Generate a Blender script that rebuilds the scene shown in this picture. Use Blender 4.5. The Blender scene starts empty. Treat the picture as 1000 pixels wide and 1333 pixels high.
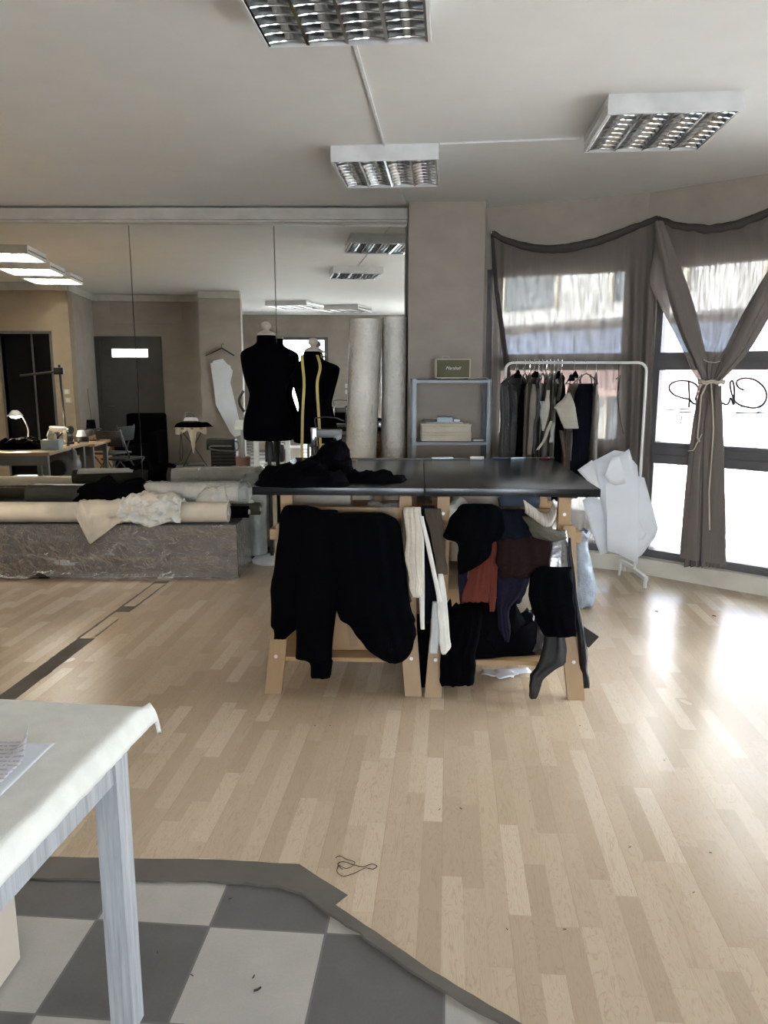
import bpy, bmesh, math, random
from mathutils import Vector, Matrix, noise
random.seed(7)
SC = bpy.context.scene
COL = SC.collection
PI = math.pi
V = Vector
# ------------------------------------------------------------------ camera constants (image 1000x1333)
F = 1000.0; TH = math.radians(10.25); EYE = 1.56; MY = 6.62; CEIL = 2.88
def ray(u, v):
    x = (u-500)/F; d = (v-666.5)/F
    return V((x, math.cos(TH)-d*math.sin(TH), -math.sin(TH)-d*math.cos(TH)))
def atZ(u, v, z):
    r = ray(u, v); t = (z-EYE)/r.z
    return V((r.x*t, r.y*t, z))
def atY(u, v, y):
    r = ray(u, v); t = y/r.y
    return V((r.x*t, y, EYE+r.z*t))
def atM(u, v, yr):              # a point seen in the wall mirror, standing at true depth yr
    p = atY(u, v, 2*MY-yr)
    return V((p.x, yr, p.z))
def atP(u, v, a, b, off=0.0):   # on the vertical plane through plan points a-b, moved inwards by off
    a = V((a[0], a[1], 0)); b = V((b[0], b[1], 0)); d = (b-a).normalized(); n = V((d.y, -d.x, 0))
    if n.y > 0: n = -n
    a = a+n*off; r = ray(u, v); t = a.dot(n)/r.dot(n)
    return V((0, 0, EYE))+r*t
# ------------------------------------------------------------------ materials
MATS = {}
def mat(name, col, rough=.6, metal=0., var=.12, vscale=6., bump=0., bscale=40., spec=.5, trans=0., sheen=0., stretch=None, coat=0.):
    if name in MATS: return MATS[name]
    if rough >= .7: spec = min(spec, .12)
    m = bpy.data.materials.new(name); m.use_nodes = True; MATS[name] = m
    nt = m.node_tree; N = nt.nodes; L = nt.links
    b = N['Principled BSDF']
    b.inputs['Roughness'].default_value = rough; b.inputs['Metallic'].default_value = metal
    b.inputs['Specular IOR Level'].default_value = spec
    if trans: b.inputs['Transmission Weight'].default_value = trans
    if sheen: b.inputs['Sheen Weight'].default_value = sheen
    if coat: b.inputs['Coat Weight'].default_value = coat
    tc = N.new('ShaderNodeTexCoord'); src = tc.outputs['Object']
    if stretch:
        mp = N.new('ShaderNodeMapping'); mp.inputs['Scale'].default_value = stretch
        L.new(src, mp.inputs['Vector']); src = mp.outputs['Vector']
    nz = N.new('ShaderNodeTexNoise'); nz.inputs['Scale'].default_value = vscale; nz.inputs['Detail'].default_value = 6
    L.new(src, nz.inputs['Vector'])
    rp = N.new('ShaderNodeValToRGB')
    rp.color_ramp.elements[0].position = .3; rp.color_ramp.elements[1].position = .7
    rp.color_ramp.elements[0].color = (*[c*(1-var) for c in col], 1); rp.color_ramp.elements[1].color = (*[min(1, c*(1+var)) for c in col], 1)
    L.new(nz.outputs['Fac'], rp.inputs['Fac']); L.new(rp.outputs['Color'], b.inputs['Base Color'])
    if bump:
        n2 = N.new('ShaderNodeTexNoise'); n2.inputs['Scale'].default_value = bscale; n2.inputs['Detail'].default_value = 5
        L.new(src, n2.inputs['Vector'])
        bp = N.new('ShaderNodeBump'); bp.inputs['Strength'].default_value = bump; bp.inputs['Distance'].default_value = .02
        L.new(n2.outputs['Fac'], bp.inputs['Height']); L.new(bp.outputs['Normal'], b.inputs['Normal'])
    return m
def emat(name, col, strength):
    m = bpy.data.materials.new(name); m.use_nodes = True; N = m.node_tree.nodes; b = N['Principled BSDF']
    b.inputs['Base Color'].default_value = (*col, 1); b.inputs['Emission Color'].default_value = (*col, 1); b.inputs['Emission Strength'].default_value = strength
    MATS[name] = m; return m
class NG:                        # tiny node helper for the special materials
    def __init__(s, name):
        s.m = bpy.data.materials.new(name); s.m.use_nodes = True; s.nt = s.m.node_tree; s.N = s.nt.nodes; s.L = s.nt.links
        s.b = s.N['Principled BSDF']; s.out = s.N['Material Output']; MATS[name] = s.m
    def n(s, t, **k):
        o = s.N.new(t)
        for a, b in k.items():
            if a.startswith('i_'): o.inputs[a[2:].replace('_', ' ')].default_value = b
            else: setattr(o, a, b)
        return o
    def l(s, a, b): s.L.new(a, b)
    def math(s, op, a, b=None, c=None):
        o = s.N.new('ShaderNodeMath'); o.operation = op
        for i, x in enumerate((a, b, c)):
            if x is None: continue
            if isinstance(x, (int, float)): o.inputs[i].default_value = x
            else: s.L.new(x, o.inputs[i])
        return o.outputs[0]
    def mix(s, f, a, b, bt='MIX'):
        o = s.N.new('ShaderNodeMix'); o.data_type = 'RGBA'; o.blend_type = bt
        for i, x in ((0, f), (6, a), (7, b)):
            if isinstance(x, (int, float)): o.inputs[i].default_value = x
            elif isinstance(x, tuple): o.inputs[i].default_value = (*x, 1)
            else: s.L.new(x, o.inputs[i])
        return o.outputs[2]
ROT = math.radians(4.75)         # the building grid (floor boards, tiles, lamps) against the mirror wall
def laminate():
    g = NG('laminate_maple'); tc = g.n('ShaderNodeTexCoord'); mp = g.n('ShaderNodeMapping'); mp.inputs['Rotation'].default_value = (0, 0, ROT)
    g.l(tc.outputs['Object'], mp.inputs['Vector']); sp = g.n('ShaderNodeSeparateXYZ'); g.l(mp.outputs['Vector'], sp.inputs[0])
    x, y = sp.outputs['X'], sp.outputs['Y']
    W = .066; LEN = .46
    row = g.math('FLOOR', g.math('DIVIDE', x, W))
    wn = g.n('ShaderNodeTexWhiteNoise', noise_dimensions='1D'); g.l(row, wn.inputs['W'])
    yy = g.math('ADD', y, g.math('MULTIPLY', wn.outputs['Value'], 7.3))
    idx = g.math('FLOOR', g.math('DIVIDE', yy, LEN))
    cb = g.n('ShaderNodeCombineXYZ'); g.l(row, cb.inputs[0]); g.l(idx, cb.inputs[1])
    w2 = g.n('ShaderNodeTexWhiteNoise', noise_dimensions='2D'); g.l(cb.outputs[0], w2.inputs['Vector'])
    rp = g.n('ShaderNodeValToRGB'); e = rp.color_ramp.elements
    e[0].position = 0; e[0].color = (.455, .35, .24, 1); e[1].position = 1; e[1].color = (.61, .495, .365, 1)
    for p, c in ((.45, (.51, .395, .275, 1)), (.75, (.545, .43, .305, 1))):
        k = rp.color_ramp.elements.new(p); k.color = c
    g.l(w2.outputs['Value'], rp.inputs['Fac'])
    # grain
    mg = g.n('ShaderNodeMapping'); mg.inputs['Scale'].default_value = (17, 2.2, 1); g.l(mp.outputs['Vector'], mg.inputs['Vector'])
    ad = g.n('ShaderNodeVectorMath', operation='ADD'); g.l(mg.outputs[0], ad.inputs[0]); g.l(w2.outputs['Color'], ad.inputs[1])
    sc = g.n('ShaderNodeVectorMath', operation='SCALE'); sc.inputs['Scale'].default_value = 9; g.l(w2.outputs['Color'], sc.inputs[0]); g.l(sc.outputs[0], ad.inputs[1])
    nz = g.n('ShaderNodeTexNoise', i_Scale=1.3, i_Detail=5, i_Distortion=1.5); g.l(ad.outputs[0], nz.inputs['Vector'])
    bands = g.math('FRACT', g.math('MULTIPLY', nz.outputs['Fac'], 11))
    line = g.math('GREATER_THAN', bands, .80)
    c1 = g.mix(g.math('MULTIPLY', line, .30), rp.outputs['Color'], (.34, .22, .13))
    n3 = g.n('ShaderNodeTexNoise', i_Scale=.9, i_Detail=3); g.l(tc.outputs['Object'], n3.inputs['Vector'])
    # board joints: every third strip and every 1.2 m
    fx = g.math('FRACT', g.math('DIVIDE', x, W*3)); j1 = g.math('LESS_THAN', fx, .012)
    fs = g.math('FRACT', g.math('DIVIDE', x, W)); j2 = g.math('LESS_THAN', fs, .02)
    fy = g.math('FRACT', g.math('DIVIDE', yy, LEN)); j3 = g.math('LESS_THAN', fy, .004)
    j = g.math('MAXIMUM', g.math('MULTIPLY', j1, .25), g.math('MULTIPLY', g.math('MAXIMUM', j2, j3), .16))
    c2 = g.mix(j, c1, (.2, .13, .08)); g.l(c2, g.b.inputs['Base Color'])
    g.l(g.math('ADD', .19, g.math('MULTIPLY', n3.outputs['Fac'], .12)), g.b.inputs['Roughness'])
    g.b.inputs['Specular IOR Level'].default_value = .75
    bp = g.n('ShaderNodeBump', i_Strength=.15, i_Distance=.002); g.l(g.math('SUBTRACT', 1, j1), bp.inputs['Height']); g.l(bp.outputs[0], g.b.inputs['Normal'])
    return g.m
def tiles():
    g = NG('checker_tiles'); tc = g.n('ShaderNodeTexCoord'); mp = g.n('ShaderNodeMapping', vector_type='TEXTURE')
    mp.inputs['Rotation'].default_value = (0, 0, -ROT); mp.inputs['Location'].default_value = (-.502, 1.964, 0)
    g.l(tc.outputs['Object'], mp.inputs['Vector']); sp = g.n('ShaderNodeSeparateXYZ'); g.l(mp.outputs[0], sp.inputs[0])
    T = .337
    a = g.math('DIVIDE', sp.outputs['X'], T); b = g.math('DIVIDE', sp.outputs['Y'], T)
    par = g.math('FLOORED_MODULO', g.math('ADD', g.math('FLOOR', a), g.math('FLOOR', b)), 2)
    fa = g.math('ABSOLUTE', g.math('SUBTRACT', g.math('FRACT', a), .5)); fb = g.math('ABSOLUTE', g.math('SUBTRACT', g.math('FRACT', b), .5))
    gr = g.math('GREATER_THAN', g.math('MAXIMUM', fa, fb), .490)
    nz = g.n('ShaderNodeTexNoise', i_Scale=9, i_Detail=6); g.l(tc.outputs['Object'], nz.inputs['Vector'])
    n2 = g.n('ShaderNodeTexNoise', i_Scale=160, i_Detail=2); g.l(tc.outputs['Object'], n2.inputs['Vector'])
    sp2 = g.math('ADD', g.math('MULTIPLY', nz.outputs['Fac'], .6), g.math('MULTIPLY', n2.outputs['Fac'], .4))
    d = g.mix(sp2, (.085, .08, .075), (.155, .148, .14)); l = g.mix(sp2, (.33, .31, .28), (.50, .47, .42))
    c = g.mix(par, d, l); c = g.mix(gr, c, (.16, .15, .14)); g.l(c, g.b.inputs['Base Color'])
    g.b.inputs['Roughness'].default_value = .5
    return g.m
def plaster(name, c, var=.18):
    g = NG(name); tc = g.n('ShaderNodeTexCoord')
    n1 = g.n('ShaderNodeTexNoise', i_Scale=1.6, i_Detail=8, i_Roughness=.65); g.l(tc.outputs['Object'], n1.inputs['Vector'])
    mp = g.n('ShaderNodeMapping'); mp.inputs['Scale'].default_value = (1, 1, 1.6); g.l(tc.outputs['Object'], mp.inputs['Vector'])
    n2 = g.n('ShaderNodeTexNoise', i_Scale=4, i_Detail=6); g.l(mp.outputs[0], n2.inputs['Vector'])
    f = g.math('ADD', g.math('MULTIPLY', n1.outputs['Fac'], .6), g.math('MULTIPLY', n2.outputs['Fac'], .4))
    rp = g.n('ShaderNodeValToRGB'); e = rp.color_ramp.elements; e[0].position = .32; e[1].position = .68
    e[0].color = (*[k*(1-var) for k in c], 1); e[1].color = (*[k*(1+var) for k in c], 1)
    g.l(f, rp.inputs['Fac']); g.l(rp.outputs[0], g.b.inputs['Base Color']); g.b.inputs['Roughness'].default_value = .8
    bp = g.n('ShaderNodeBump', i_Strength=.12, i_Distance=.01); g.l(n2.outputs['Fac'], bp.inputs['Height']); g.l(bp.outputs[0], g.b.inputs['Normal'])
    return g.m
def sheer(name, c, clear=.35):
    g = NG(name); tc = g.n('ShaderNodeTexCoord'); mp = g.n('ShaderNodeMapping'); mp.inputs['Scale'].default_value = (90, 90, 3); g.l(tc.outputs['Object'], mp.inputs['Vector'])
    nz = g.n('ShaderNodeTexNoise', i_Scale=1.5, i_Detail=4); g.l(mp.outputs[0], nz.inputs['Vector'])
    colr = g.mix(nz.outputs['Fac'], tuple(k*.75 for k in c), tuple(min(1, k*1.25) for k in c))
    df = g.n('ShaderNodeBsdfDiffuse'); g.l(colr, df.inputs[0]); tr = g.n('ShaderNodeBsdfTranslucent'); g.l(g.mix(1.0, colr, (.24, .24, .24), 'MULTIPLY'), tr.inputs[0])
    tp = g.n('ShaderNodeBsdfTransparent'); tp.inputs[0].default_value = (1, .99, .97, 1)
    m1 = g.n('ShaderNodeMixShader'); m1.inputs[0].default_value = .5; g.l(df.outputs[0], m1.inputs[1]); g.l(tr.outputs[0], m1.inputs[2])
    m2 = g.n('ShaderNodeMixShader'); g.l(g.math('MULTIPLY_ADD', nz.outputs['Fac'], .25, clear-.125), m2.inputs[0]); g.l(m1.outputs[0], m2.inputs[1]); g.l(tp.outputs[0], m2.inputs[2])
    g.l(m2.outputs[0], g.out.inputs[0]); return g.m
def film(name, gl=.25, tint=(1, 1, 1), scale=14, rough=.12, milky=.08, ridge=.5):   # clear plastic film
    g = NG(name); tc = g.n('ShaderNodeTexCoord'); nz = g.n('ShaderNodeTexNoise', i_Scale=scale, i_Detail=6, i_Distortion=1.2); g.l(tc.outputs['Object'], nz.inputs['Vector'])
    bp = g.n('ShaderNodeBump', i_Strength=.9, i_Distance=.03); g.l(nz.outputs['Fac'], bp.inputs['Height'])
    go = g.n('ShaderNodeBsdfGlossy'); go.inputs['Roughness'].default_value = rough; g.l(bp.outputs[0], go.inputs['Normal'])
    tp = g.n('ShaderNodeBsdfTransparent'); tp.inputs[0].default_value = (*tint, 1); df = g.n('ShaderNodeBsdfDiffuse'); df.inputs[0].default_value = (.8, .8, .8, 1)
    lw = g.n('ShaderNodeLayerWeight', i_Blend=gl); g.l(bp.outputs[0], lw.inputs['Normal'])
    mp = g.n('ShaderNodeMapping'); mp.inputs['Scale'].default_value = (.22, .6, 1.3); mp.inputs['Rotation'].default_value = (0, .18, 0); g.l(tc.outputs['Object'], mp.inputs['Vector'])
    rn = g.n('ShaderNodeTexNoise', i_Scale=scale*.42, i_Detail=4, i_Distortion=.5); g.l(mp.outputs[0], rn.inputs['Vector'])
    rg = g.math('SUBTRACT', 1, g.math('MULTIPLY', g.math('ABSOLUTE', g.math('SUBTRACT', rn.outputs['Fac'], .5)), 24)); rg = g.math('MAXIMUM', rg, 0)
    n5 = g.n('ShaderNodeTexNoise', i_Scale=2.5, i_Detail=3); g.l(tc.outputs['Object'], n5.inputs['Vector'])
    mk = g.math('ADD', milky, g.math('MULTIPLY', g.math('MULTIPLY', rg, ridge), g.math('MAXIMUM', g.math('MULTIPLY', g.math('SUBTRACT', n5.outputs['Fac'], .42), 4), 0)))
    m1 = g.n('ShaderNodeMixShader'); g.l(mk, m1.inputs[0]); g.l(tp.outputs[0], m1.inputs[1]); g.l(df.outputs[0], m1.inputs[2])
    m2 = g.n('ShaderNodeMixShader'); g.l(lw.outputs['Fresnel'], m2.inputs[0]); g.l(m1.outputs[0], m2.inputs[1]); g.l(go.outputs[0], m2.inputs[2])
    g.l(m2.outputs[0], g.out.inputs[0]); return g.m
def wood(name, a, b, axis=2, scale=6, rough=.5):
    g = NG(name); tc = g.n('ShaderNodeTexCoord'); mp = g.n('ShaderNodeMapping'); s = [14, 14, 14]; s[axis] = .9; mp.inputs['Scale'].default_value = s
    g.l(tc.outputs['Object'], mp.inputs['Vector']); nz = g.n('ShaderNodeTexNoise', i_Scale=scale*.5, i_Detail=6, i_Distortion=.6); g.l(mp.outputs[0], nz.inputs['Vector'])
    c = g.mix(nz.outputs['Fac'], a, b); g.l(c, g.b.inputs['Base Color']); g.b.inputs['Roughness'].default_value = rough; return g.m
def glass_mat(name, tint=(1, 1, 1)):
    g = NG(name); tp = g.n('ShaderNodeBsdfTransparent'); tp.inputs[0].default_value = (*tint, 1); go = g.n('ShaderNodeBsdfGlossy'); go.inputs['Roughness'].default_value = .02
    fr = g.n('ShaderNodeFresnel', i_IOR=1.45); m = g.n('ShaderNodeMixShader'); g.l(fr.outputs[0], m.inputs[0]); g.l(tp.outputs[0], m.inputs[1]); g.l(go.outputs[0], m.inputs[2])
    g.l(m.outputs[0], g.out.inputs[0]); return g.m
def whitewash():
    g = NG('whitewashed_wood'); tc = g.n('ShaderNodeTexCoord'); mp = g.n('ShaderNodeMapping'); mp.inputs['Scale'].default_value = (60, 60, 3); g.l(tc.outputs['Object'], mp.inputs['Vector'])
    nz = g.n('ShaderNodeTexNoise', i_Scale=1, i_Detail=6, i_Roughness=.7); g.l(mp.outputs[0], nz.inputs['Vector'])
    n2 = g.n('ShaderNodeTexNoise', i_Scale=7, i_Detail=6, i_Roughness=.75); g.l(tc.outputs['Object'], n2.inputs['Vector'])
    rp = g.n('ShaderNodeValToRGB'); e = rp.color_ramp.elements; e[0].position = .30; e[0].color = (.25, .255, .26, 1); e[1].position = .62; e[1].color = (.44, .46, .475, 1); g.l(nz.outputs['Fac'], rp.inputs['Fac'])
    c = g.mix(g.math('GREATER_THAN', n2.outputs['Fac'], .70), rp.outputs[0], (.16, .15, .14)); g.l(c, g.b.inputs['Base Color']); g.b.inputs['Roughness'].default_value = .55; return g.m
def printed_paper():
    g = NG('printed_paper'); tc = g.n('ShaderNodeTexCoord'); sp = g.n('ShaderNodeSeparateXYZ'); g.l(tc.outputs['Object'], sp.inputs[0])
    ln = g.math('LESS_THAN', g.math('FRACT', g.math('MULTIPLY', sp.outputs['Y'], 62)), .38)
    mp = g.n('ShaderNodeMapping'); mp.inputs['Scale'].default_value = (150, 62, 1); g.l(tc.outputs['Object'], mp.inputs['Vector'])
    nz = g.n('ShaderNodeTexNoise', i_Scale=1, i_Detail=1); g.l(mp.outputs[0], nz.inputs['Vector'])
    f = g.math('MULTIPLY', ln, g.math('GREATER_THAN', nz.outputs['Fac'], .44))
    g.l(g.mix(g.math('MULTIPLY', f, .5), (.66, .64, .68), (.2, .2, .24)), g.b.inputs['Base Color']); return g.m
# ------------------------------------------------------------------ mesh builder
class MB:
    def __init__(s): s.b = bmesh.new()
    def face(s, vs):
        try: return s.b.faces.new(vs)
        except ValueError: return None
    def box(s, x0, x1, y0, y1, z0, z1, rz=0., c=None, bev=0.):
        c = c or ((x0+x1)/2, (y0+y1)/2); p = []
        for z in (z0, z1):
            for x, y in ((x0, y0), (x1, y0), (x1, y1), (x0, y1)):
                dx, dy = x-c[0], y-c[1]; p.append(V((c[0]+dx*math.cos(rz)-dy*math.sin(rz), c[1]+dx*math.sin(rz)+dy*math.cos(rz), z)))
        return s.hexa(p, bev)
    def hexa(s, p, bev=0.):
        vs = [s.b.verts.new(q) for q in p]
        fs = [s.face([vs[i] for i in f]) for f in ((0, 3, 2, 1), (4, 5, 6, 7), (0, 1, 5, 4), (1, 2, 6, 5), (2, 3, 7, 6), (3, 0, 4, 7))]
        if bev:
            es = list({e for f in fs for e in f.edges}); bmesh.ops.bevel(s.b, geom=es, offset=bev, segments=2, affect='EDGES', profile=.6)
        return s
    def bar(s, p0, p1, w, h, side=None, bev=0.):
        p0, p1 = V(p0), V(p1); d = (p1-p0).normalized(); side = V(side) if side else (V((0, 0, 1)).cross(d) if abs(d.z) < .95 else V((1, 0, 0)))
        side = (side-d*side.dot(d)).normalized(); up = d.cross(side)
        p = [q+side*a*w/2+up*b*h/2 for q in (p0, p1) for a, b in ((-1, -1), (1, -1), (1, 1), (-1, 1))]
        return s.hexa(p, bev)
    def prism(s, pts, ext):
        pts = [V(p) for p in pts]; ext = V(ext); n = len(pts)
        a = [s.b.verts.new(p) for p in pts]; b = [s.b.verts.new(p+ext) for p in pts]
        s.face(a[::-1]); s.face(b)
        for i in range(n): s.face([a[i], a[(i+1) % n], b[(i+1) % n], b[i]])
        return s
    def loft(s, rings, closed=True, cap=True):
        R = [[s.b.verts.new(p) for p in r] for r in rings]; n = len(R[0])
        for a, b in zip(R, R[1:]):
            for i in range(n if closed else n-1): s.face([a[i], a[(i+1) % n], b[(i+1) % n], b[i]])
        if cap and closed: s.face(R[0][::-1]); s.face(R[-1])
        return s
    def tube(s, pts, r, n=8, closed=False):
        pts = [V(p) for p in pts]; m = len(pts); rs = r if isinstance(r, (list, tuple)) else [r]*m; rings = []; up = None
        for i, p in enumerate(pts):
            a = pts[(i-1) % m] if (closed or i) else p; b = pts[(i+1) % m] if (closed or i < m-1) else p
            d = (b-a).normalized() if (b-a).length > 1e-9 else V((0, 0, 1))
            if up is None: up = V((0, 0, 1)) if abs(d.z) < .9 else V((1, 0, 0))
            sd = d.cross(up)
            if sd.length < 1e-6: sd = d.cross(V((0, 1, 0)))
            sd.normalize(); up = sd.cross(d).normalized()
            rings.append([p+sd*math.cos(2*PI*k/n)*rs[i]+up*math.sin(2*PI*k/n)*rs[i] for k in range(n)])
        if closed: rings.append(rings[0]); return s.loft(rings, True, False)
        return s.loft(rings)
    def lathe(s, prof, c, n=24, sx=1., sy=1.):
        c = V(c); return s.loft([[c+V((r*sx*math.cos(2*PI*k/n), r*sy*math.sin(2*PI*k/n), z)) for k in range(n)] for r, z in prof])
    def cyl(s, p0, p1, r, n=20): return s.tube([p0, p1], r, n)
    def grid(s, f, nu, nv):
        R = [[s.b.verts.new(f(i/nu, j/nv)) for i in range(nu+1)] for j in range(nv+1)]
        for j in range(nv):
            for i in range(nu): s.face([R[j][i], R[j][i+1], R[j+1][i+1], R[j+1][i]])
        return s
WM = {}
def finish(name, mb, m, parent=None, smooth=35, solid=0., loc=None, uvw=None):
    b = mb.b; bmesh.ops.remove_doubles(b, verts=b.verts, dist=1e-6); bmesh.ops.recalc_face_normals(b, faces=b.faces)
    if parent is not None: base = WM[parent]
    else:
        if loc is None:
            xs = [v.co for v in b.verts]; lo = [min(p[i] for p in xs) for i in range(3)]; hi = [max(p[i] for p in xs) for i in range(3)]
            loc = V(((lo[0]+hi[0])/2, (lo[1]+hi[1])/2, lo[2]))
        base = V(loc)
    for v in b.verts: v.co -= base
    me = bpy.data.meshes.new(name); b.to_mesh(me); b.free(); me.materials.append(m)
    if smooth:
        for p in me.polygons: p.use_smooth = True
        me.set_sharp_from_angle(angle=math.radians(smooth))
    o = bpy.data.objects.new(name, me); COL.objects.link(o)
    if parent is not None: o.parent = parent; WM[o] = base
    else: o.location = base; WM[o] = base
    if solid:
        md = o.modifiers.new('Solidify', 'SOLIDIFY'); md.thickness = solid; md.offset = 0
    return o
def tag(o, label=None, cat=None, group=None, kind=None):
    if label: o['label'] = label
    if cat: o['category'] = cat
    if group: o['group'] = group
    if kind: o['kind'] = kind
    return o
def thing(name, label, cat, loc, group=None):
    o = bpy.data.objects.new(name, None); COL.objects.link(o); o.location = V(loc); o.empty_display_size = .05; WM[o] = V(loc)
    return tag(o, label, cat, group)
def single(name, mb, m, label, cat, group=None, **k): return tag(finish(name, mb, m, None, **k), label, cat, group)
def struct(name, mb, m, parent=None, **k):
    o = finish(name, mb, m, parent, smooth=k.pop('smooth', 0), **k)
    if parent is None: o['kind'] = 'structure'
    return o
def dup(root, loc, rz=None, label=None, group=None):
    r = root.copy(); COL.objects.link(r); r.location = V(loc); WM[r] = V(loc)
    if rz is not None: r.rotation_euler = (0, 0, rz)
    if label: r['label'] = label
    if group: r['group'] = group
    for ch in list(root.children):
        c = ch.copy(); COL.objects.link(c); c.parent = r
        for g in list(ch.children):
            d = g.copy(); COL.objects.link(d); d.parent = c
    return r
def smoothrows(rows, k=4):       # Catmull-Rom through the rows
    out = []
    for i in range(len(rows)-1):
        a, b, c, d = rows[max(i-1, 0)], rows[i], rows[i+1], rows[min(i+2, len(rows)-1)]
        for j in range(k):
            t = j/k
            out.append([.5*(2*q+(r-p)*t+(2*p-5*q+4*r-s)*t*t+(3*q-p-3*r+s)*t**3) for p, q, r, s in zip(a, b, c, d)])
    out.append(list(rows[-1])); return out
def cloth(rows, thick=.05, folds=4, amp=.01, seed=0, n=22, k=4, edge=.004, world=False):
    """a hanging piece of clothing: rows of (v, u-left, u-right, depth) down its outline, with folds and a back side"""
    mb = MB(); rings = []; R = smoothrows(rows, k)
    for j, (v, a, b, y) in enumerate(R):
        if world: p, q = V((a, y, v)), V((b, y, v))
        else: p, q = atY(a, v, y), atY(b, v, y)
        e1 = noise.noise(V((seed*3.1, j*.33, 0)))*edge*3; e2 = noise.noise(V((seed*5.3+9, j*.33, 0)))*edge*3
        p = p+V((e1, 0, 0)); q = q+V((e2, 0, 0)); w = max((q-p).length, .001); f = []; bk = []
        endt = min(1, min(j/3+.45, (len(R)-1-j)/2+.22))
        for i in range(n+1):
            s = i/n; x = p.lerp(q, s); prof = math.sqrt(max(0, math.sin(PI*s)))
            ph = seed*1.7+noise.noise(V((s*2, j*.13, seed)))*2.2
            zz = noise.noise(V((s*folds*1.7+seed*3.7+.6*noise.noise(V((s*2, j*.09, seed+2))), j*.05, seed*1.3))); fo = (amp*1.5*zz+amp*.25*math.sin(2*PI*folds*s+ph))*min(1, w/.1)+noise.noise(V((s*4+seed, j*.05, 3.3)))*amp*.7
            tw = min(thick, w*.9)*endt
            hd = V((0, 0, min(1, w/.2)**2*.014*edge/.004*noise.noise(V((s*6+seed, seed*2.2, 1.5))))) if j > len(R)-3 and edge > .002 else V((0, 0, 0)); x = x+hd
            f.append(x+V((0, -tw*.5*prof-fo*prof, 0)))
            if 0 < i < n: bk.append(x+V((0, tw*.5*prof-fo*prof*.5, 0)))
        rings.append(f+bk[::-1])
    return mb.loft(rings)
def heap(c, rx, ry, h, seed=0, rough=.35, n=40, m=14, freq=9., lip=.0):
    """a crumpled pile of cloth resting on its base"""
    c = V(c); mb = MB(); rings = []
    for j in range(m+1):
        t = j/m; a = t*PI/2; ring = []
        for i in range(n):
            th = 2*PI*i/n; k = 1+.3*noise.noise(V((math.cos(th)*1.3+seed, math.sin(th)*1.3, seed*.7)))
            r = math.cos(a)*k if j else k*1.03; z = math.sin(a)**.8*h
            p = V((r*rx*math.cos(th), r*ry*math.sin(th), z))
            d = noise.fractal(V((p.x*freq+seed*7, p.y*freq, p.z*freq*1.4)), 1., 2., 4)*rough*h
            rid = abs(noise.noise(V((p.x*freq*1.6+seed, p.y*freq*1.1+p.x*4, p.z*freq))))*rough*h*.8
            p.z = max(.002, p.z+(d+rid*.6)*min(1, t*3)) if j else 0.0
            p.x += d*.5*(t > 0); p.y += d*.4*(t > 0); ring.append(c+p)
        rings.append(ring)
    return mb.loft(rings)
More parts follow.
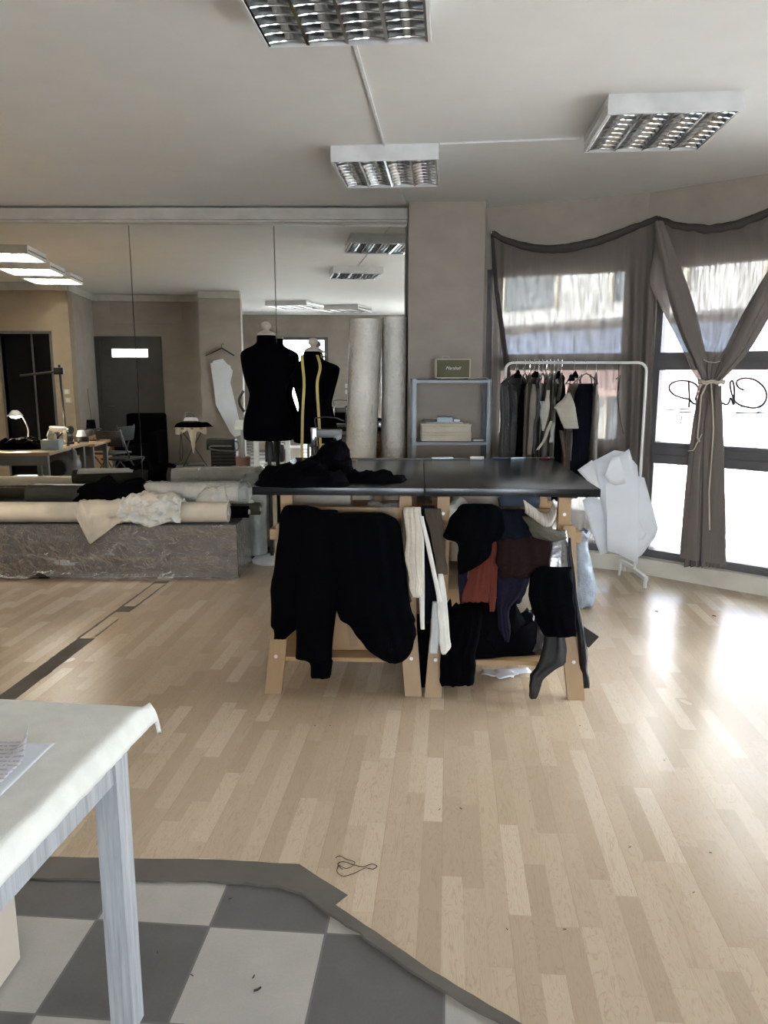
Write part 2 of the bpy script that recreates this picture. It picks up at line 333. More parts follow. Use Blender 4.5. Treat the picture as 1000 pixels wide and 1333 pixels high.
# ------------------------------------------------------------------ material set
M = dict(
 ceil=plaster('ceiling_paint', (.735, .745, .74), .035), wall=plaster('taupe_plaster', (.36, .315, .27), .14), wallw=plaster('warm_plaster', (.34, .275, .195), .12),
 curb=plaster('painted_curb', (.66, .63, .55), .16), conc=plaster('old_screed', (.115, .10, .083), .3),
 lam=laminate(), tile=tiles(), cornice=mat('cornice_paint', (.50, .48, .43), .6), alu=mat('dark_aluminium', (.13, .13, .135), .42, .2),
 lamp=mat('lamp_white', (.72, .73, .74), .4), louvre=mat('polished_aluminium', (.80, .82, .84), .13, 1., var=.05), glass=glass_mat('window_glass'),
 black=mat('black_jersey', (.0011, .0012, .002), .95, bump=.15, bscale=120, spec=.05), blacks=mat('black_shiny', (.004, .004, .006), .35, spec=.3, bump=.2), navy=mat('navy_cloth', (.0025, .003, .008), .85, bump=.3, bscale=90),
 violet=mat('dark_violet_cloth', (.010, .009, .02), .85, bump=.3, bscale=90), rust=mat('rust_cloth', (.12, .028, .018), .8, bump=.3, bscale=60), maroon=mat('maroon_cloth', (.016, .006, .006), .85, bump=.3, bscale=90),
 brown=mat('brown_cloth', (.085, .066, .048), .8, bump=.3, bscale=80), olive=mat('olive_cloth', (.09, .08, .058), .8, bump=.3, bscale=80), cream=mat('cream_cloth', (.62, .56, .46), .75, bump=.3, bscale=50, sheen=.1),
 white=mat('white_cloth', (.70, .68, .62), .6, bump=.25, bscale=40), greyc=mat('grey_cloth', (.045, .042, .036), .7, bump=.3, bscale=70), leather=mat('dark_grey_leather', (.014, .013, .012), .5, spec=.3, bump=.2, bscale=60),
 silver=mat('silver_coating', (.30, .30, .30), .25, .8, bump=.3, bscale=20), denim=mat('blue_grey_cloth', (.08, .10, .14), .8, bump=.3), stripe=mat('striped_waistband', (.42, .38, .33), .75, stretch=(50, 1, 1), vscale=3, var=.3),
 pine=wood('pine_wood', (.30, .175, .075), (.40, .25, .12), 2), pinex=wood('pine_board', (.32, .19, .085), (.42, .27, .135), 0), hole=mat('bore_hole', (.35, .2, .1), .6), dowel=mat('bolt_zinc', (.75, .7, .62), .35, .4),
 top=mat('black_tabletop', (.005, .0052, .006), .22, bump=.03, bscale=200, spec=.4), card=mat('brown_cardboard', (.40, .26, .145), .75, var=.08), cardl=mat('beige_cardboard', (.50, .45, .37), .75, var=.08),
 plum=mat('grey_brown_velvet', (.085, .066, .055), .8, var=.25, bump=.4, bscale=12, sheen=.1), film=film('clear_film', .32, milky=.13, ridge=.25), film2=film('bubble_film', .25, (1, .99, .965), 30, .2, .12, .0), film3=film('roll_wrap_film', .12, (1, 1, 1), 34, .16, .0, .0),
 wrapc=mat('wrapped_batting', (.86, .82, .74), .4, bump=1.0, bscale=24, var=.10), ecru=mat('ecru_fabric', (.66, .58, .46), .65, bump=.2, bscale=14), felt=mat('white_felt', (.78, .77, .71), .95, bump=.16, bscale=260, vscale=22, var=.05),
 whitew=whitewash(), paper=mat('white_paper', (.74, .77, .82), .6, var=.04), paperg=mat('grey_paper', (.5, .5, .5), .6), print=printed_paper(),
 galv=mat('grey_painted_steel', (.17, .185, .195), .4, .3), rail=mat('white_metal', (.72, .72, .7), .35), chrome=mat('chrome', (.75, .75, .75), .15, 1.), steel=mat('dark_steel', (.09, .09, .095), .35, .7),
 plas=mat('black_plastic', (.012, .012, .013), .4), plasw=mat('white_plastic', (.72, .72, .72), .35), plasg=mat('grey_plastic', (.16, .165, .17), .4), grille=mat('olive_grille', (.17, .165, .10), .9, bump=.5, bscale=300),
 gold=mat('cream_vinyl', (.55, .5, .36), .45), letter=mat('white_lettering', (.8, .8, .76), .4), knob=mat('pale_turned_wood', (.55, .49, .42), .5), tape=mat('yellow_tape', (.52, .40, .11), .5), rope=mat('natural_string', (.55, .49, .4), .9),
 door=mat('dark_grey_door', (.05, .05, .048), .45), ink=mat('dark_lettering', (.012, .01, .02), .5), inkl=mat('pale_lettering', (.5, .5, .52), .5), deskw=wood('desk_wood', (.33, .2, .1), (.45, .3, .17), 0), pink=mat('brown_pink_bin', (.30, .17, .14), .5),
 bluebag=mat('pale_blue_plastic', (.30, .355, .42), .25, bump=.9, bscale=16, var=.2), thread=mat('dark_thread', (.05, .04, .035), .8), bldg=mat('white_render', (.42, .42, .41), .8), bldgy=mat('cream_render', (.45, .42, .34), .8), green=mat('green_shutter', (.030, .056, .030), .6),
 bglass=mat('facade_glass', (.10, .12, .13), .15), asphalt=mat('asphalt', (.40, .39, .38), .9), pinkb=mat('terracotta_band', (.40, .27, .24), .8), blueb=mat('blue_band', (.27, .33, .45), .8), dustp=mat('matt_black_panel', (.006, .006, .007), .35, spec=.15),
 motor=mat('grey_motor', (.15, .16, .165), .45, .3), lblue=mat('light_blue_card', (.45, .56, .62), .6), aqua=mat('greenish_film_wrap', (.46, .48, .45), .2, bump=.7, bscale=18, var=.25), red=mat('red_base', (.10, .02, .015), .5),
)
mm = bpy.data.materials.new('mirror_silver'); mm.use_nodes = True; q = mm.node_tree.nodes['Principled BSDF']
q.inputs['Base Color'].default_value = (.84, .85, .82, 1); q.inputs['Metallic'].default_value = 1; q.inputs['Roughness'].default_value = 0.0; M['mirror'] = mm
M['tube_off'] = mat('lamp_tube_off', (.85, .85, .85), .3); M['tube_on'] = emat('lamp_tube_on', (1, .92, .79), 17.0); M['ledglow'] = emat('desk_lamp_glow', (1, .86, .64), 260.0)
M['sheer'] = sheer('sheer_curtain', (.30, .262, .235), .055); M['sheerd'] = sheer('sheer_curtain_hem', (.15, .13, .118), .0); M['sheerf'] = sheer('sheer_curtain_folds', (.38, .335, .305), .012)
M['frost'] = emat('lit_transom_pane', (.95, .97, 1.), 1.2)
# mirror plane: turned by a degree and a half against the wall
KM = .027
def mirY(x): return MY+KM*x
def reflect(p):
    n = V((-KM, 1, 0)).normalized(); d = (V((p.x, p.y, 0))-V((0, MY, 0))).dot(n)
    q = V((p.x, p.y, 0))-n*2*d; return V((q.x, q.y, p.z))
def atM(u, v, yr):
    lo, hi = 6.0, 40.0
    for _ in range(50):
        md = (lo+hi)/2; p = atY(u, v, md)
        if reflect(p).y > yr: lo = md
        else: hi = md
    return reflect(atY(u, v, md))
def atMZ(u, v, z): return reflect(atZ(u, v, z))
# ------------------------------------------------------------------ floor
lamp_edge = [(-6.4, 2.30), (-2.2, 2.285), (-1.159, 2.278), (-.802, 2.266), (-.55, 2.262), (-.273, 2.238), (-.235, 2.20), (-.11, 2.089), (-.144, 2.045), (.123, 1.793), (.337, 1.619), (.75, 1.27), (1.5, .62), (1.5, -5.3), (4.0, -5.3), (4.0, 6.8), (-6.4, 6.8)]
mb = MB(); mb.prism([(x, y, -.012) for x, y in lamp_edge], (0, 0, .012)); struct('floor', mb, M['lam'], loc=(0, 0, 0))
mb = MB(); mb.prism([(x, y, -.03) for x, y in ((-6.4, -5.3), (1.6, -5.3), (1.6, .55), (.75, 1.29), (.2, 1.75), (-.1, 2.1), (-.25, 2.25), (-6.4, 2.32))], (0, 0, .022)); struct('floor_tiles', mb, M['tile'], loc=(0, 0, 0))
outer = [(-3.2, 2.286), (-2.2, 2.285), (-1.159, 2.278), (-.802, 2.266), (-.55, 2.262), (-.273, 2.238), (-.235, 2.20), (-.11, 2.089), (-.144, 2.045), (.123, 1.793), (.337, 1.619), (.75, 1.27), (1.5, .62)]
inner = [(1.46, .60), (.72, 1.25), (.31, 1.60), (.10, 1.765), (-.165, 2.015), (-.215, 2.06), (-.25, 2.10), (-.33, 2.135), (-.516, 2.152), (-.8, 2.163), (-1.135, 2.170), (-2.2, 2.175), (-3.2, 2.18)]
def jag(pts, a, s):
    out = []
    for (x0, y0), (x1, y1) in zip(pts, pts[1:]):
        k = max(1, int(math.hypot(x1-x0, y1-y0)/.04))
        for i in range(k):
            t = i/k; x, y = x0+(x1-x0)*t, y0+(y1-y0)*t; out.append((x+a*noise.noise(V((x*23, y*23, s))), y+a*noise.noise(V((x*23, y*23, s+5)))))
    out.append(pts[-1]); return out
mb = MB(); mb.prism([(x, y, -.012) for x, y in jag(outer, .004, 1)+jag(inner, .012, 3)], (0, 0, .013)); tag(struct('trim_1', mb, M['conc'], loc=(0, 0, 0)), 'grey rough screed strip bordering the checker tiles')
# glue strip in the laminate
mb = MB(); dr = V((.0875, 1, 0)).normalized(); sd = V((dr.y, -dr.x, 0)); a = atZ(44, 890, 0)
def stripseg(mb, y0, y1, w, z, off=0): 
    p0 = V((-1.83+(y0-3.68)*.074+off, y0, 0)); p1 = V((-1.83+(y1-3.68)*.074+off, y1, 0))
    pts = jag([(p0.x-w/2, p0.y), (p1.x-w/2, p1.y)], .006, 2)+jag([(p1.x+w/2, p1.y), (p0.x+w/2, p0.y)], .008, 4); mb.prism([(x, y, 0) for x, y in pts], (0, 0, z))
stripseg(mb, 2.6, 4.38, .10, .0015); stripseg(mb, 4.9, 5.02, .10, .0015); stripseg(mb, 4.38, 5.66, .014, .001, -.05); stripseg(mb, 5.02, 5.66, .012, .001, .045); stripseg(mb, 4.42, 4.75, .010, .001, .04); stripseg(mb, 5.60, 5.66, .09, .0012)
tag(struct('trim_2', mb, M['conc'], loc=(0, 0, 0)), 'grey glue strip where a partition was removed from the laminate')
# ------------------------------------------------------------------ ceiling and walls
mb = MB(); mb.box(-6.7, 4.4, -5.7, 7.2, CEIL, CEIL+.2); struct('ceiling', mb, M['ceil'], loc=(0, 0, CEIL))
def wbox(name, x0, x1, y0, y1, z0=-.04, z1=CEIL, m='wall', rz=0):
    mb = MB(); mb.box(x0, x1, y0, y1, z0, z1, rz); return struct(name, mb, M[m])
wbox('wall_back', -6.5, 1.0, 6.68, 6.85)
wbox('wall_column', .195, .795, 6.32, 6.68)
wbox('wall_left', -6.6, -6.4, .9, 6.85, m='wallw')
def wall_open(name, x0, x1, y0, y1, ops, m='wall'):     # wall in the x direction with rectangular openings (xa, xb, za, zb)
    mb = MB(); xs = x0
    for xa, xb, za, zb in ops:
        mb.box(xs, xa, y0, y1, -.04, CEIL); mb.box(xa, xb, y0, y1, zb, CEIL)
        if za > 0: mb.box(xa, xb, y0, y1, -.04, za)
        xs = xb
    mb.box(xs, x1, y0, y1, -.04, CEIL); return struct(name, mb, M[m])
a = atM(0, 433, 1.2); b = atM(67, 433, 1.2); c = atM(92, 450, 1.2)
XO0, XO1, XC = min(a.x, b.x)-.0, max(a.x, b.x), c.x
wall_open('wall_left_return', -6.5, XC, 1.0, 1.2, [(XO0, XO1, 0, 2.17)], 'wallw')
dl = atM(130, 445, -.52); drr = atM(203, 445, -.52); XD0, XD1 = dl.x, drr.x
pl = atM(258, 400, .1); pr = atM(313, 400, .1); xs = atM(120, 400, -.54).x
mb = MB(); mb.hexa([V(p) for p in ((XC-.25, 1.0, -.04), (XC, 1.2, -.04), (xs, -.54, -.04), (xs-.25, -.54, -.04), (XC-.25, 1.0, CEIL), (XC, 1.2, CEIL), (xs, -.54, CEIL), (xs-.25, -.54, CEIL))]); struct('wall_left_side', mb, M['wall'])
wbox('wall_door', xs-.3, pr.x-.08, -.75, -.54)
wbox('wall_pillar', pl.x, pr.x, -.08, .1)
wbox('wall_inner', pl.x-.25, pl.x-.05, -5.3, -.75)
w0 = atM(358, 440, -5.0); w1 = atM(426, 440, -5.0)
wall_open('wall_rear', -6.5, 4.1, -5.3, -5.05, [(w0.x-.05, w1.x, .55, 2.36), (.7, 2.0, .25, 2.36)])
mb = MB(); mb.box(-6.45, .19, 6.50, 6.68, 2.80, 2.865); mb.box(-6.45, .19, 6.475, 6.68, 2.775, 2.80); mb.box(-6.45, .19, 6.515, 6.68, 2.76, 2.775); tag(struct('trim_3', mb, M['cornice']), 'pale cornice box above the mirrors')
mb = MB()
for p, q_ in (((-6.4, 1.2), (XC, 1.2)), ((XC, 1.2), (xs, -.54)), ((xs, -.54), (pl.x, -.54)), ((pl.x, .1), (pr.x, .1))):
    p, q_ = V((*p, 2.82)), V((*q_, 2.82)); mb.bar(p, q_, .06, .11)
tag(struct('trim_4', mb, M['cornice']), 'cornice along the far side of the room')
# curved window wall: flat facets
R0, CY = 3.82, 2.78
def onarc(a): a = math.radians(a); return (R0*math.sin(a), CY+R0*math.cos(a))
PT = [(.79, 6.575), onarc(31.2), onarc(53.5), onarc(75.5), (3.82, 2.4), (3.82, .2), (3.82, -2.2), (3.82, -5.1)]
class Fac:
    def __init__(s, a, b):
        s.a, s.b = V((*a, 0)), V((*b, 0)); s.d = (s.b-s.a).normalized(); s.L = (s.b-s.a).length; n = V((-s.d.y, s.d.x, 0)); s.n = -n  # inward
        if s.n.dot(V((0, 1, 0))-s.a) < 0: s.n = -s.n
    def p(s, t, i, z): q = s.a+s.d*t+s.n*i; return V((q.x, q.y, z))
    def box(s, mb, t0, t1, i0, i1, z0, z1, bev=0.): return mb.hexa([s.p(t, i, z) for z in (z0, z1) for t, i in ((t0, i0), (t1, i0), (t1, i1), (t0, i1))], bev)
FC = [Fac(a, b) for a, b in zip(PT, PT[1:])]
names = ['wall_right', 'wall_right_bay', 'wall_right_turn', 'wall_right_side', 'wall_right_middle', 'wall_right_near', 'wall_right_rear']
wins = [(.06, FC[0].L-.10), (.10, FC[1].L-.08), (.08, FC[2].L-.08), (.08, FC[3].L-.08), None, None, (.1, FC[6].L-.15)]  # last window is out of view, added to brighten the rear of the room
ZS, ZH = .15, 2.395
for i, (fc, nm, w) in enumerate(zip(FC, names, wins)):
    mb = MB()
    if w is None: fc.box(mb, 0, fc.L, -.22, 0, -.04, CEIL)
    else:
        fc.box(mb, -.02, w[0], -.22, 0, -.04, CEIL); fc.box(mb, w[1], fc.L+.02, -.22, 0, -.04, CEIL); fc.box(mb, w[0], w[1], -.22, 0, ZH, CEIL); fc.box(mb, w[0], w[1], -.22, -.02, -.04, ZS-.02)
    struct(nm, mb, M['wall'])
    if w is None: continue
    t0, t1 = w
    mb = MB(); fc.box(mb, -.0, fc.L, -.02, .09, 0, .125); tag(struct('baseboard_right' if i == 0 else 'baseboard_right.%03d' % i, mb, M['curb']), 'worn off-white curb under the window band')
    wn = bpy.data.objects.new('window_%d' % (i+1), None); COL.objects.link(wn); wn.location = fc.p((t0+t1)/2, -.08, ZS); WM[wn] = wn.location.copy(); wn['kind'] = 'structure'
    mb = MB(); fc.box(mb, t0, t0+.05, -.14, -.02, ZS-.02, ZH); fc.box(mb, t1-.05, t1, -.14, -.02, ZS-.02, ZH); fc.box(mb, t0, t1, -.14, -.02, ZH-.06, ZH); fc.box(mb, t0, t1, -.14, .0, ZS-.03, ZS+.035)
    md = .54 if i == 1 else (t0+t1)/2
    for za, zb in ((ZS, .89), (1.02, 1.59)): fc.box(mb, md-.025, md+.025, -.12, -.04, za, zb)
    finish('window_frame', mb, M['alu'], wn, smooth=0)
    for za, zb in ((.872, 1.035), (1.583, 1.713)):
        mb = MB(); fc.box(mb, t0+.04, t1-.04, -.13, -.01, za, zb); fc.box(mb, t0+.04, t1-.04, -.01, .004, za+.01, (za+zb)/2-.012); fc.box(mb, t0+.04, t1-.04, -.01, .004, (za+zb)/2+.004, zb-.03)
        finish('transom_bar', mb, M['alu'], wn, smooth=0)
    mb = MB(); fc.box(mb, t0+.04, t1-.04, -.085, -.079, ZS+.02, ZH-.04); finish('glass_pane', mb, M['glass'], wn, smooth=0)
    lt = bpy.data.lights.new('window_daylight_portal', 'AREA'); lt.shape = 'RECTANGLE'; lt.size = t1-t0; lt.size_y = ZH-ZS; lt.cycles.is_portal = True
    lo = bpy.data.objects.new('window_daylight_portal', lt); COL.objects.link(lo); lo.location = fc.p((t0+t1)/2, -.19, (ZS+ZH)/2); lo.rotation_euler = fc.n.to_track_quat('-Z', 'Y').to_euler()
# rear window
wn = bpy.data.objects.new('window_11', None); COL.objects.link(wn); wx0, wx1 = w0.x-.05, w1.x; wn.location = ((wx0+wx1)/2, -5.1, .55); WM[wn] = wn.location.copy(); wn['kind'] = 'structure'
mb = MB(); mb.box(wx0-.02, wx0+.07, -5.2, -5.03, .53, 2.38); mb.box(wx1-.07, wx1+.02, -5.2, -5.03, .53, 2.38); mb.box(wx0, wx1, -5.2, -5.03, 2.31, 2.38); mb.box(wx0, wx1, -5.2, -5.03, .53, .6); finish('window_frame', mb, M['alu'], wn, smooth=0)
mb = MB(); mb.box((wx0+wx1)/2-.01, (wx0+wx1)/2+.01, -5.15, -5.08, .6, 2.31); finish('mullion', mb, M['rail'], wn, smooth=0)
mb = MB(); mb.box(wx0+.07, wx1-.07, -5.13, -5.124, .6, 2.31); finish('glass_pane', mb, M['glass'], wn, smooth=0)
lt = bpy.data.lights.new('rear_daylight_portal', 'AREA'); lt.shape = 'RECTANGLE'; lt.size = wx1-wx0; lt.size_y = 1.8; lt.cycles.is_portal = True
lo = bpy.data.objects.new('rear_daylight_portal', lt); COL.objects.link(lo); lo.location = ((wx0+wx1)/2, -5.25, 1.45); lo.rotation_euler = V((0, 1, 0)).to_track_quat('-Z', 'Z').to_euler()
wn = bpy.data.objects.new('window_10', None); COL.objects.link(wn); wn.location = (1.35, -5.1, .25); WM[wn] = wn.location.copy(); wn['kind'] = 'structure'  # unseen second rear window, added to let in more daylight
mb = MB()
for q in ((.68, .76, .23, 2.38), (1.94, 2.02, .23, 2.38), (.7, 2.0, 2.31, 2.38), (.7, 2.0, .23, .30)): mb.box(q[0], q[1], -5.2, -5.03, q[2], q[3])
finish('window_frame', mb, M['alu'], wn, smooth=0)
mb = MB(); mb.box(.76, 1.94, -5.13, -5.124, .3, 2.31); finish('glass_pane', mb, M['glass'], wn, smooth=0)
lt = bpy.data.lights.new('rear_daylight_portal', 'AREA'); lt.shape = 'RECTANGLE'; lt.size = 1.3; lt.size_y = 2.1; lt.cycles.is_portal = True
lo = bpy.data.objects.new('rear_daylight_portal', lt); COL.objects.link(lo); lo.location = (1.35, -5.25, 1.3); lo.rotation_euler = V((0, 1, 0)).to_track_quat('-Z', 'Z').to_euler()
# ------------------------------------------------------------------ mirror panels
s1 = atY(170, 290, MY).x; s2 = atY(357, 290, MY).x; s0 = atY(4, 650, MY).x; e = .003
for nm, (xa, xb) in zip(('large wall mirror panel behind both dress forms and tall rolls', 'wall mirror panel reflecting the dark door and the pattern on the pillar', 'wall mirror panel reflecting the lamp and sewing desks', 'wall mirror panel at the far left edge behind the long white roll'),
                        ((s2+e, .185), (s1+e, s2-e), (s0+e, s1-e), (-4.55, s0-e))):
    mb = MB(); mb.hexa([V((x, mirY(x)+t, z)) for z in (.03, 2.775) for x, t in ((xa, 0), (xb, 0), (xb, .006), (xa, .006))]); single('mirror_panel', mb, M['mirror'], nm, 'mirror', 'wall mirror panels', smooth=0)
# ------------------------------------------------------------------ ceiling lamps
def make_lamp(label, on=False):
    W, D, Hh = .635, .675, .09; r = thing('ceiling_light', label, 'ceiling light', (0, 0, CEIL), 'louvred fluorescent ceiling lights')
    mb = MB(); z0, z1 = CEIL-Hh, CEIL
    mb.box(-W/2, W/2, -D/2, D/2, z1-.012, z1)
    for x in (-1, 1): mb.box(min(x*W/2, x*(W/2-.012)), max(x*W/2, x*(W/2-.012)), -D/2, D/2, z0, z1-.012); 
    for y in (-1, 1): mb.box(-W/2+.012, W/2-.012, min(y*D/2, y*(D/2-.012)), max(y*D/2, y*(D/2-.012)), z0, z1-.012)
    finish('housing', mb, M['lamp'], r, smooth=0)
    mb = MB(); iw = W-.03; cw = iw/4; il = D-.03
    for k in range(5):           # V-shaped lengthwise reflectors
        x = -iw/2+k*cw; mb.prism([(x-.006, -il/2, z0+.002), (x+.006, -il/2, z0+.002), (x+.019, -il/2, z0+.045), (x-.019, -il/2, z0+.045)], (0, il, 0))
    for c_ in range(4):
        xa = -iw/2+c_*cw+.006; xb = xa+cw-.012
        for k in range(9):       # curved cross blades, dipping in the middle
            y = -il/2+il*(k+.5)/9; n = 8
            def bl(a_, b_, y=y, xa=xa, xb=xb):
                s = a_*2-1; dip = .018*(1-s*s); th = .008*abs(b_*2-1)+.001
                zz = z0+.002+.03*min(b_, 1-b_)*2
                return V((xa+(xb-xa)*a_, y+(th if b_ > .5 else -th)+.010*(1-s*s)-.005, zz+dip*.55))
            mb.grid(bl, n, 4)
    mb.box(-iw/2, iw/2, -il/2, il/2, z1-.02, z1-.0125)
    finish('louvre', mb, M['louvre'], r, smooth=40)
    for c_ in range(4):
        x = -iw/2+(c_+.5)*cw; mb = MB(); mb.cyl((x, -il/2, CEIL-.038), (x, il/2, CEIL-.038), .013, 10); finish('tube', mb, M['tube_on' if on else 'tube_off'], r)
    return r
lampA = make_lamp('square louvred ceiling light in the middle, in front of the column'); lampA.location = (.03, 5.15, CEIL); lampA.rotation_euler.z = -ROT
dup(lampA, (-.165, 2.875, CEIL), -ROT, 'square louvred ceiling light cut by the top edge of the picture')
dup(lampA, (1.425, 4.30, CEIL), -ROT, 'square louvred ceiling light nearest the curtained windows')
for (u_, v_), lb_ in (((384, 397), 'louvred ceiling light mirrored above the taller dress form'), ((450, 402), 'louvred ceiling light mirrored just left of the tall wrapped rolls')):
    p_ = atMZ(u_, v_-3, CEIL); o_ = dup(lampA, (p_.x, p_.y, CEIL), .35, lb_); o_.scale = (1.3, 1.3, 1)
lampB = make_lamp('lit louvred ceiling light mirrored at the left, lowest of three', True)
for (u, v), lb, o in zip(((90, 354), (63, 340), (33, 318)), ('lit louvred ceiling light mirrored at the left, lowest of three', 'lit louvred ceiling light mirrored at the left, middle of three', 'lit louvred ceiling light mirrored at the left, highest of three'), (lampB, 0, 0)):
    p = atMZ(u, v, CEIL); loc = (p.x-.34, p.y-.34, CEIL)
    if o: o.location = loc; o.rotation_euler.z = -ROT; WM[o] = V(loc)
    else: dup(lampB, loc, -ROT, lb)
def conduit(pts, label):
    mb = MB()
    for a_, b_ in zip(pts, pts[1:]): mb.bar(V(a_), V(b_), .015, .010)
    single('cable_conduit', mb, M['lamp'], label, 'cable conduit', 'white ceiling conduits', smooth=0)
zc = CEIL-.005
conduit([(-.135, 3.22, zc), (.0, 4.81, zc)], 'white cable conduit between the two middle ceiling lights')
conduit([(.065, 5.49, zc), (.18, 6.45, zc)], 'white cable conduit from the middle ceiling light to the column')
conduit([tuple(atZ(573, 187.5, zc)), tuple(atZ(756, 180.5, zc))], 'white cable conduit running towards the ceiling light near the windows')
# ------------------------------------------------------------------ street outside
mb = MB(); mb.box(-30, 40, 6.9, 50, -3.5, -3.3); mb.box(4.3, 40, -40, 6.9, -3.5, -3.3); mb.box(-30, 4.3, -40, -5.6, -3.5, -3.3); struct('ground_street', mb, M['asphalt'])
def building(label, ang, org, Lh, Hh, wallm, group='houses across the street'):
    r = thing('building', label, 'building', (org[0], org[1], -3.3), group); d = V((math.cos(ang), math.sin(ang), 0)); n = V((d.y, -d.x, 0))
    o = V((org[0], org[1], 0))
    if n.dot(-o) < 0: n = -n
    def bx(mb, a, b, i0, i1, z0, z1):
        mb.hexa([o+d*t+n*i+V((0, 0, z)) for z in (z0, z1) for t, i in ((a, i0), (b, i0), (b, i1), (a, i1))])
    mb = MB(); bx(mb, 0, Lh, -5, 0, -3.3, Hh); finish('wall', mb, M[wallm], r, smooth=0)
    mb = MB(); bx(mb, -.2, Lh+.2, -5, .5, Hh, Hh+.25); finish('roof', mb, M['bldg'], r, smooth=0)
    k = 0
    for z in (-.2, 2.7):
        mb = MB(); bx(mb, 0, Lh, 0, .9, z-.35, z-.2); finish('balcony_slab', mb, M['bldg'], r, smooth=0)
        for i in range(int(Lh/2.6)):
            a = .7+i*2.6; mb = MB()
            for q in ((a-.08, a, z, z+1.7), (a+1.3, a+1.38, z, z+1.7), (a-.08, a+1.38, z+1.7, z+1.78)): bx(mb, q[0], q[1], 0, .06, q[2], q[3])
            w = finish('window', mb, M['bldgy'], r, smooth=0); mb = MB(); bx(mb, a, a+1.3, .005, .03, z, z+1.7); finish('pane', mb, M['bglass'], w, smooth=0)
    for i in range(int(Lh/1.4)):
        a = .3+i*1.4; mb = MB(); bx(mb, a, a+1.1, .0, .06, -3.3, -1.1); finish('shutter', mb, M['green'], r, smooth=0)
    mb = MB(); bx(mb, 0, Lh, 0, .25, 1.75, 2.25); finish('facade_band', mb, M['blueb'], r, smooth=0)
    mb = MB(); bx(mb, 0, Lh, 0, .25, 1.2, 1.7); finish('facade_band', mb, M['pinkb'], r, smooth=0)
    mb = MB(); bx(mb, 0, Lh, 0, 1.3, -1.05, -.95); finish('awning', mb, M['bldg'], r, smooth=0)
    return r
building('white house across the street seen through the windows', math.radians(-58), (-3.6, 24.2), 20, 4.6, 'bldg')
building('white house across the street beyond the right windows', math.radians(-84), (14.5, 8.0), 20, 4.6, 'bldg')
# ------------------------------------------------------------------ curtains
INW = .075
def catm(pts, t):
    n = len(pts)-1; i = min(int(t*n), n-1); f = t*n-i; a, b, c, d = pts[max(i-1, 0)], pts[i], pts[i+1], pts[min(i+2, n)]
    return .5*(2*b+(c-a)*f+(2*a-5*b+4*c-d)*f*f+(3*b-a-3*c+d)*f**3)
# left curtain: swagged top, falls straight
f0 = FC[0]
top = [atP(u, v, PT[0], PT[1], INW) for u, v in ((641, 304), (670, 317), (705, 324), (740, 323), (785, 312), (825, 297), (857, 284))]
bot = [atP(u, v, PT[0], PT[1], INW) for u, v in ((636, 700), (665, 707), (700, 708), (735, 706), (775, 708), (815, 712), (843, 716))]
def lc(a, b):
    p, q_ = catm(top, a), catm(bot, a); x = p.lerp(q_, b); e1 = math.exp(-((a-.90)/.10)**2); e0 = math.exp(-((a-.05)/.08)**2)
    am = .006+.020*e1+.016*e0; fo = am*math.sin(a*75+2*noise.noise(V((a*4, b*1.2, 1))))*min(1, b*5+.15)+.012*noise.noise(V((a*7, b*2.5, 2)))
    fo += .018*math.sin((a*2.2-b*2.4)*9)*math.exp(-((b-.16)/.08)**2)*.5
    return x+f0.n*fo
cr = thing('sheer_curtain', 'grey sheer curtain hanging straight behind the clothes rail, swagged at its top', 'curtain', bot[3], 'grey sheer curtains')
mb = MB(); mb.grid(lc, 130, 60); finish('curtain_fabric', mb, M['sheer'], cr, smooth=180)
def hemtube(pts, r, seed):
    P = [catm(pts, i/50) for i in range(51)]; mb = MB(); mb.tube([p+f0.n*.012+V((0, 0, .008*noise.noise(V((i*.3, seed, 0))))) for i, p in enumerate(P)], [r*(.65+.5*math.sin(PI*i/50)+.2*noise.noise(V((i*.4, seed, 4)))) for i in range(51)], 8); return mb
finish('rolled_hem', hemtube(top, .028, 1), M['sheerd'], cr, smooth=60)
mb = MB(); pts = [top[0]+V((0, 0, -.01))]+[atP(u, v, PT[0], PT[1], INW+.02) for u, v in ((646, 370), (655, 440), (662, 500), (664, 585))]
mb.loft([[catm(pts, i/30)+f0.d*math.cos(k*PI/4)*(.012+.02*i/30)+f0.n*math.sin(k*PI/4)*.012 for k in range(8)] for i in range(31)]); finish('gathered_fold', mb, M['sheerd'], cr, smooth=60)
mb = MB(); mb.cyl(top[0]+f0.n*-.07, top[0]+f0.n*.03, .006, 8); mb.lathe([(.0, -.01), (.011, -.006), (.011, .006), (.0, .01)], top[0]+f0.n*.035, 10); finish('hook', mb, M['chrome'], cr)
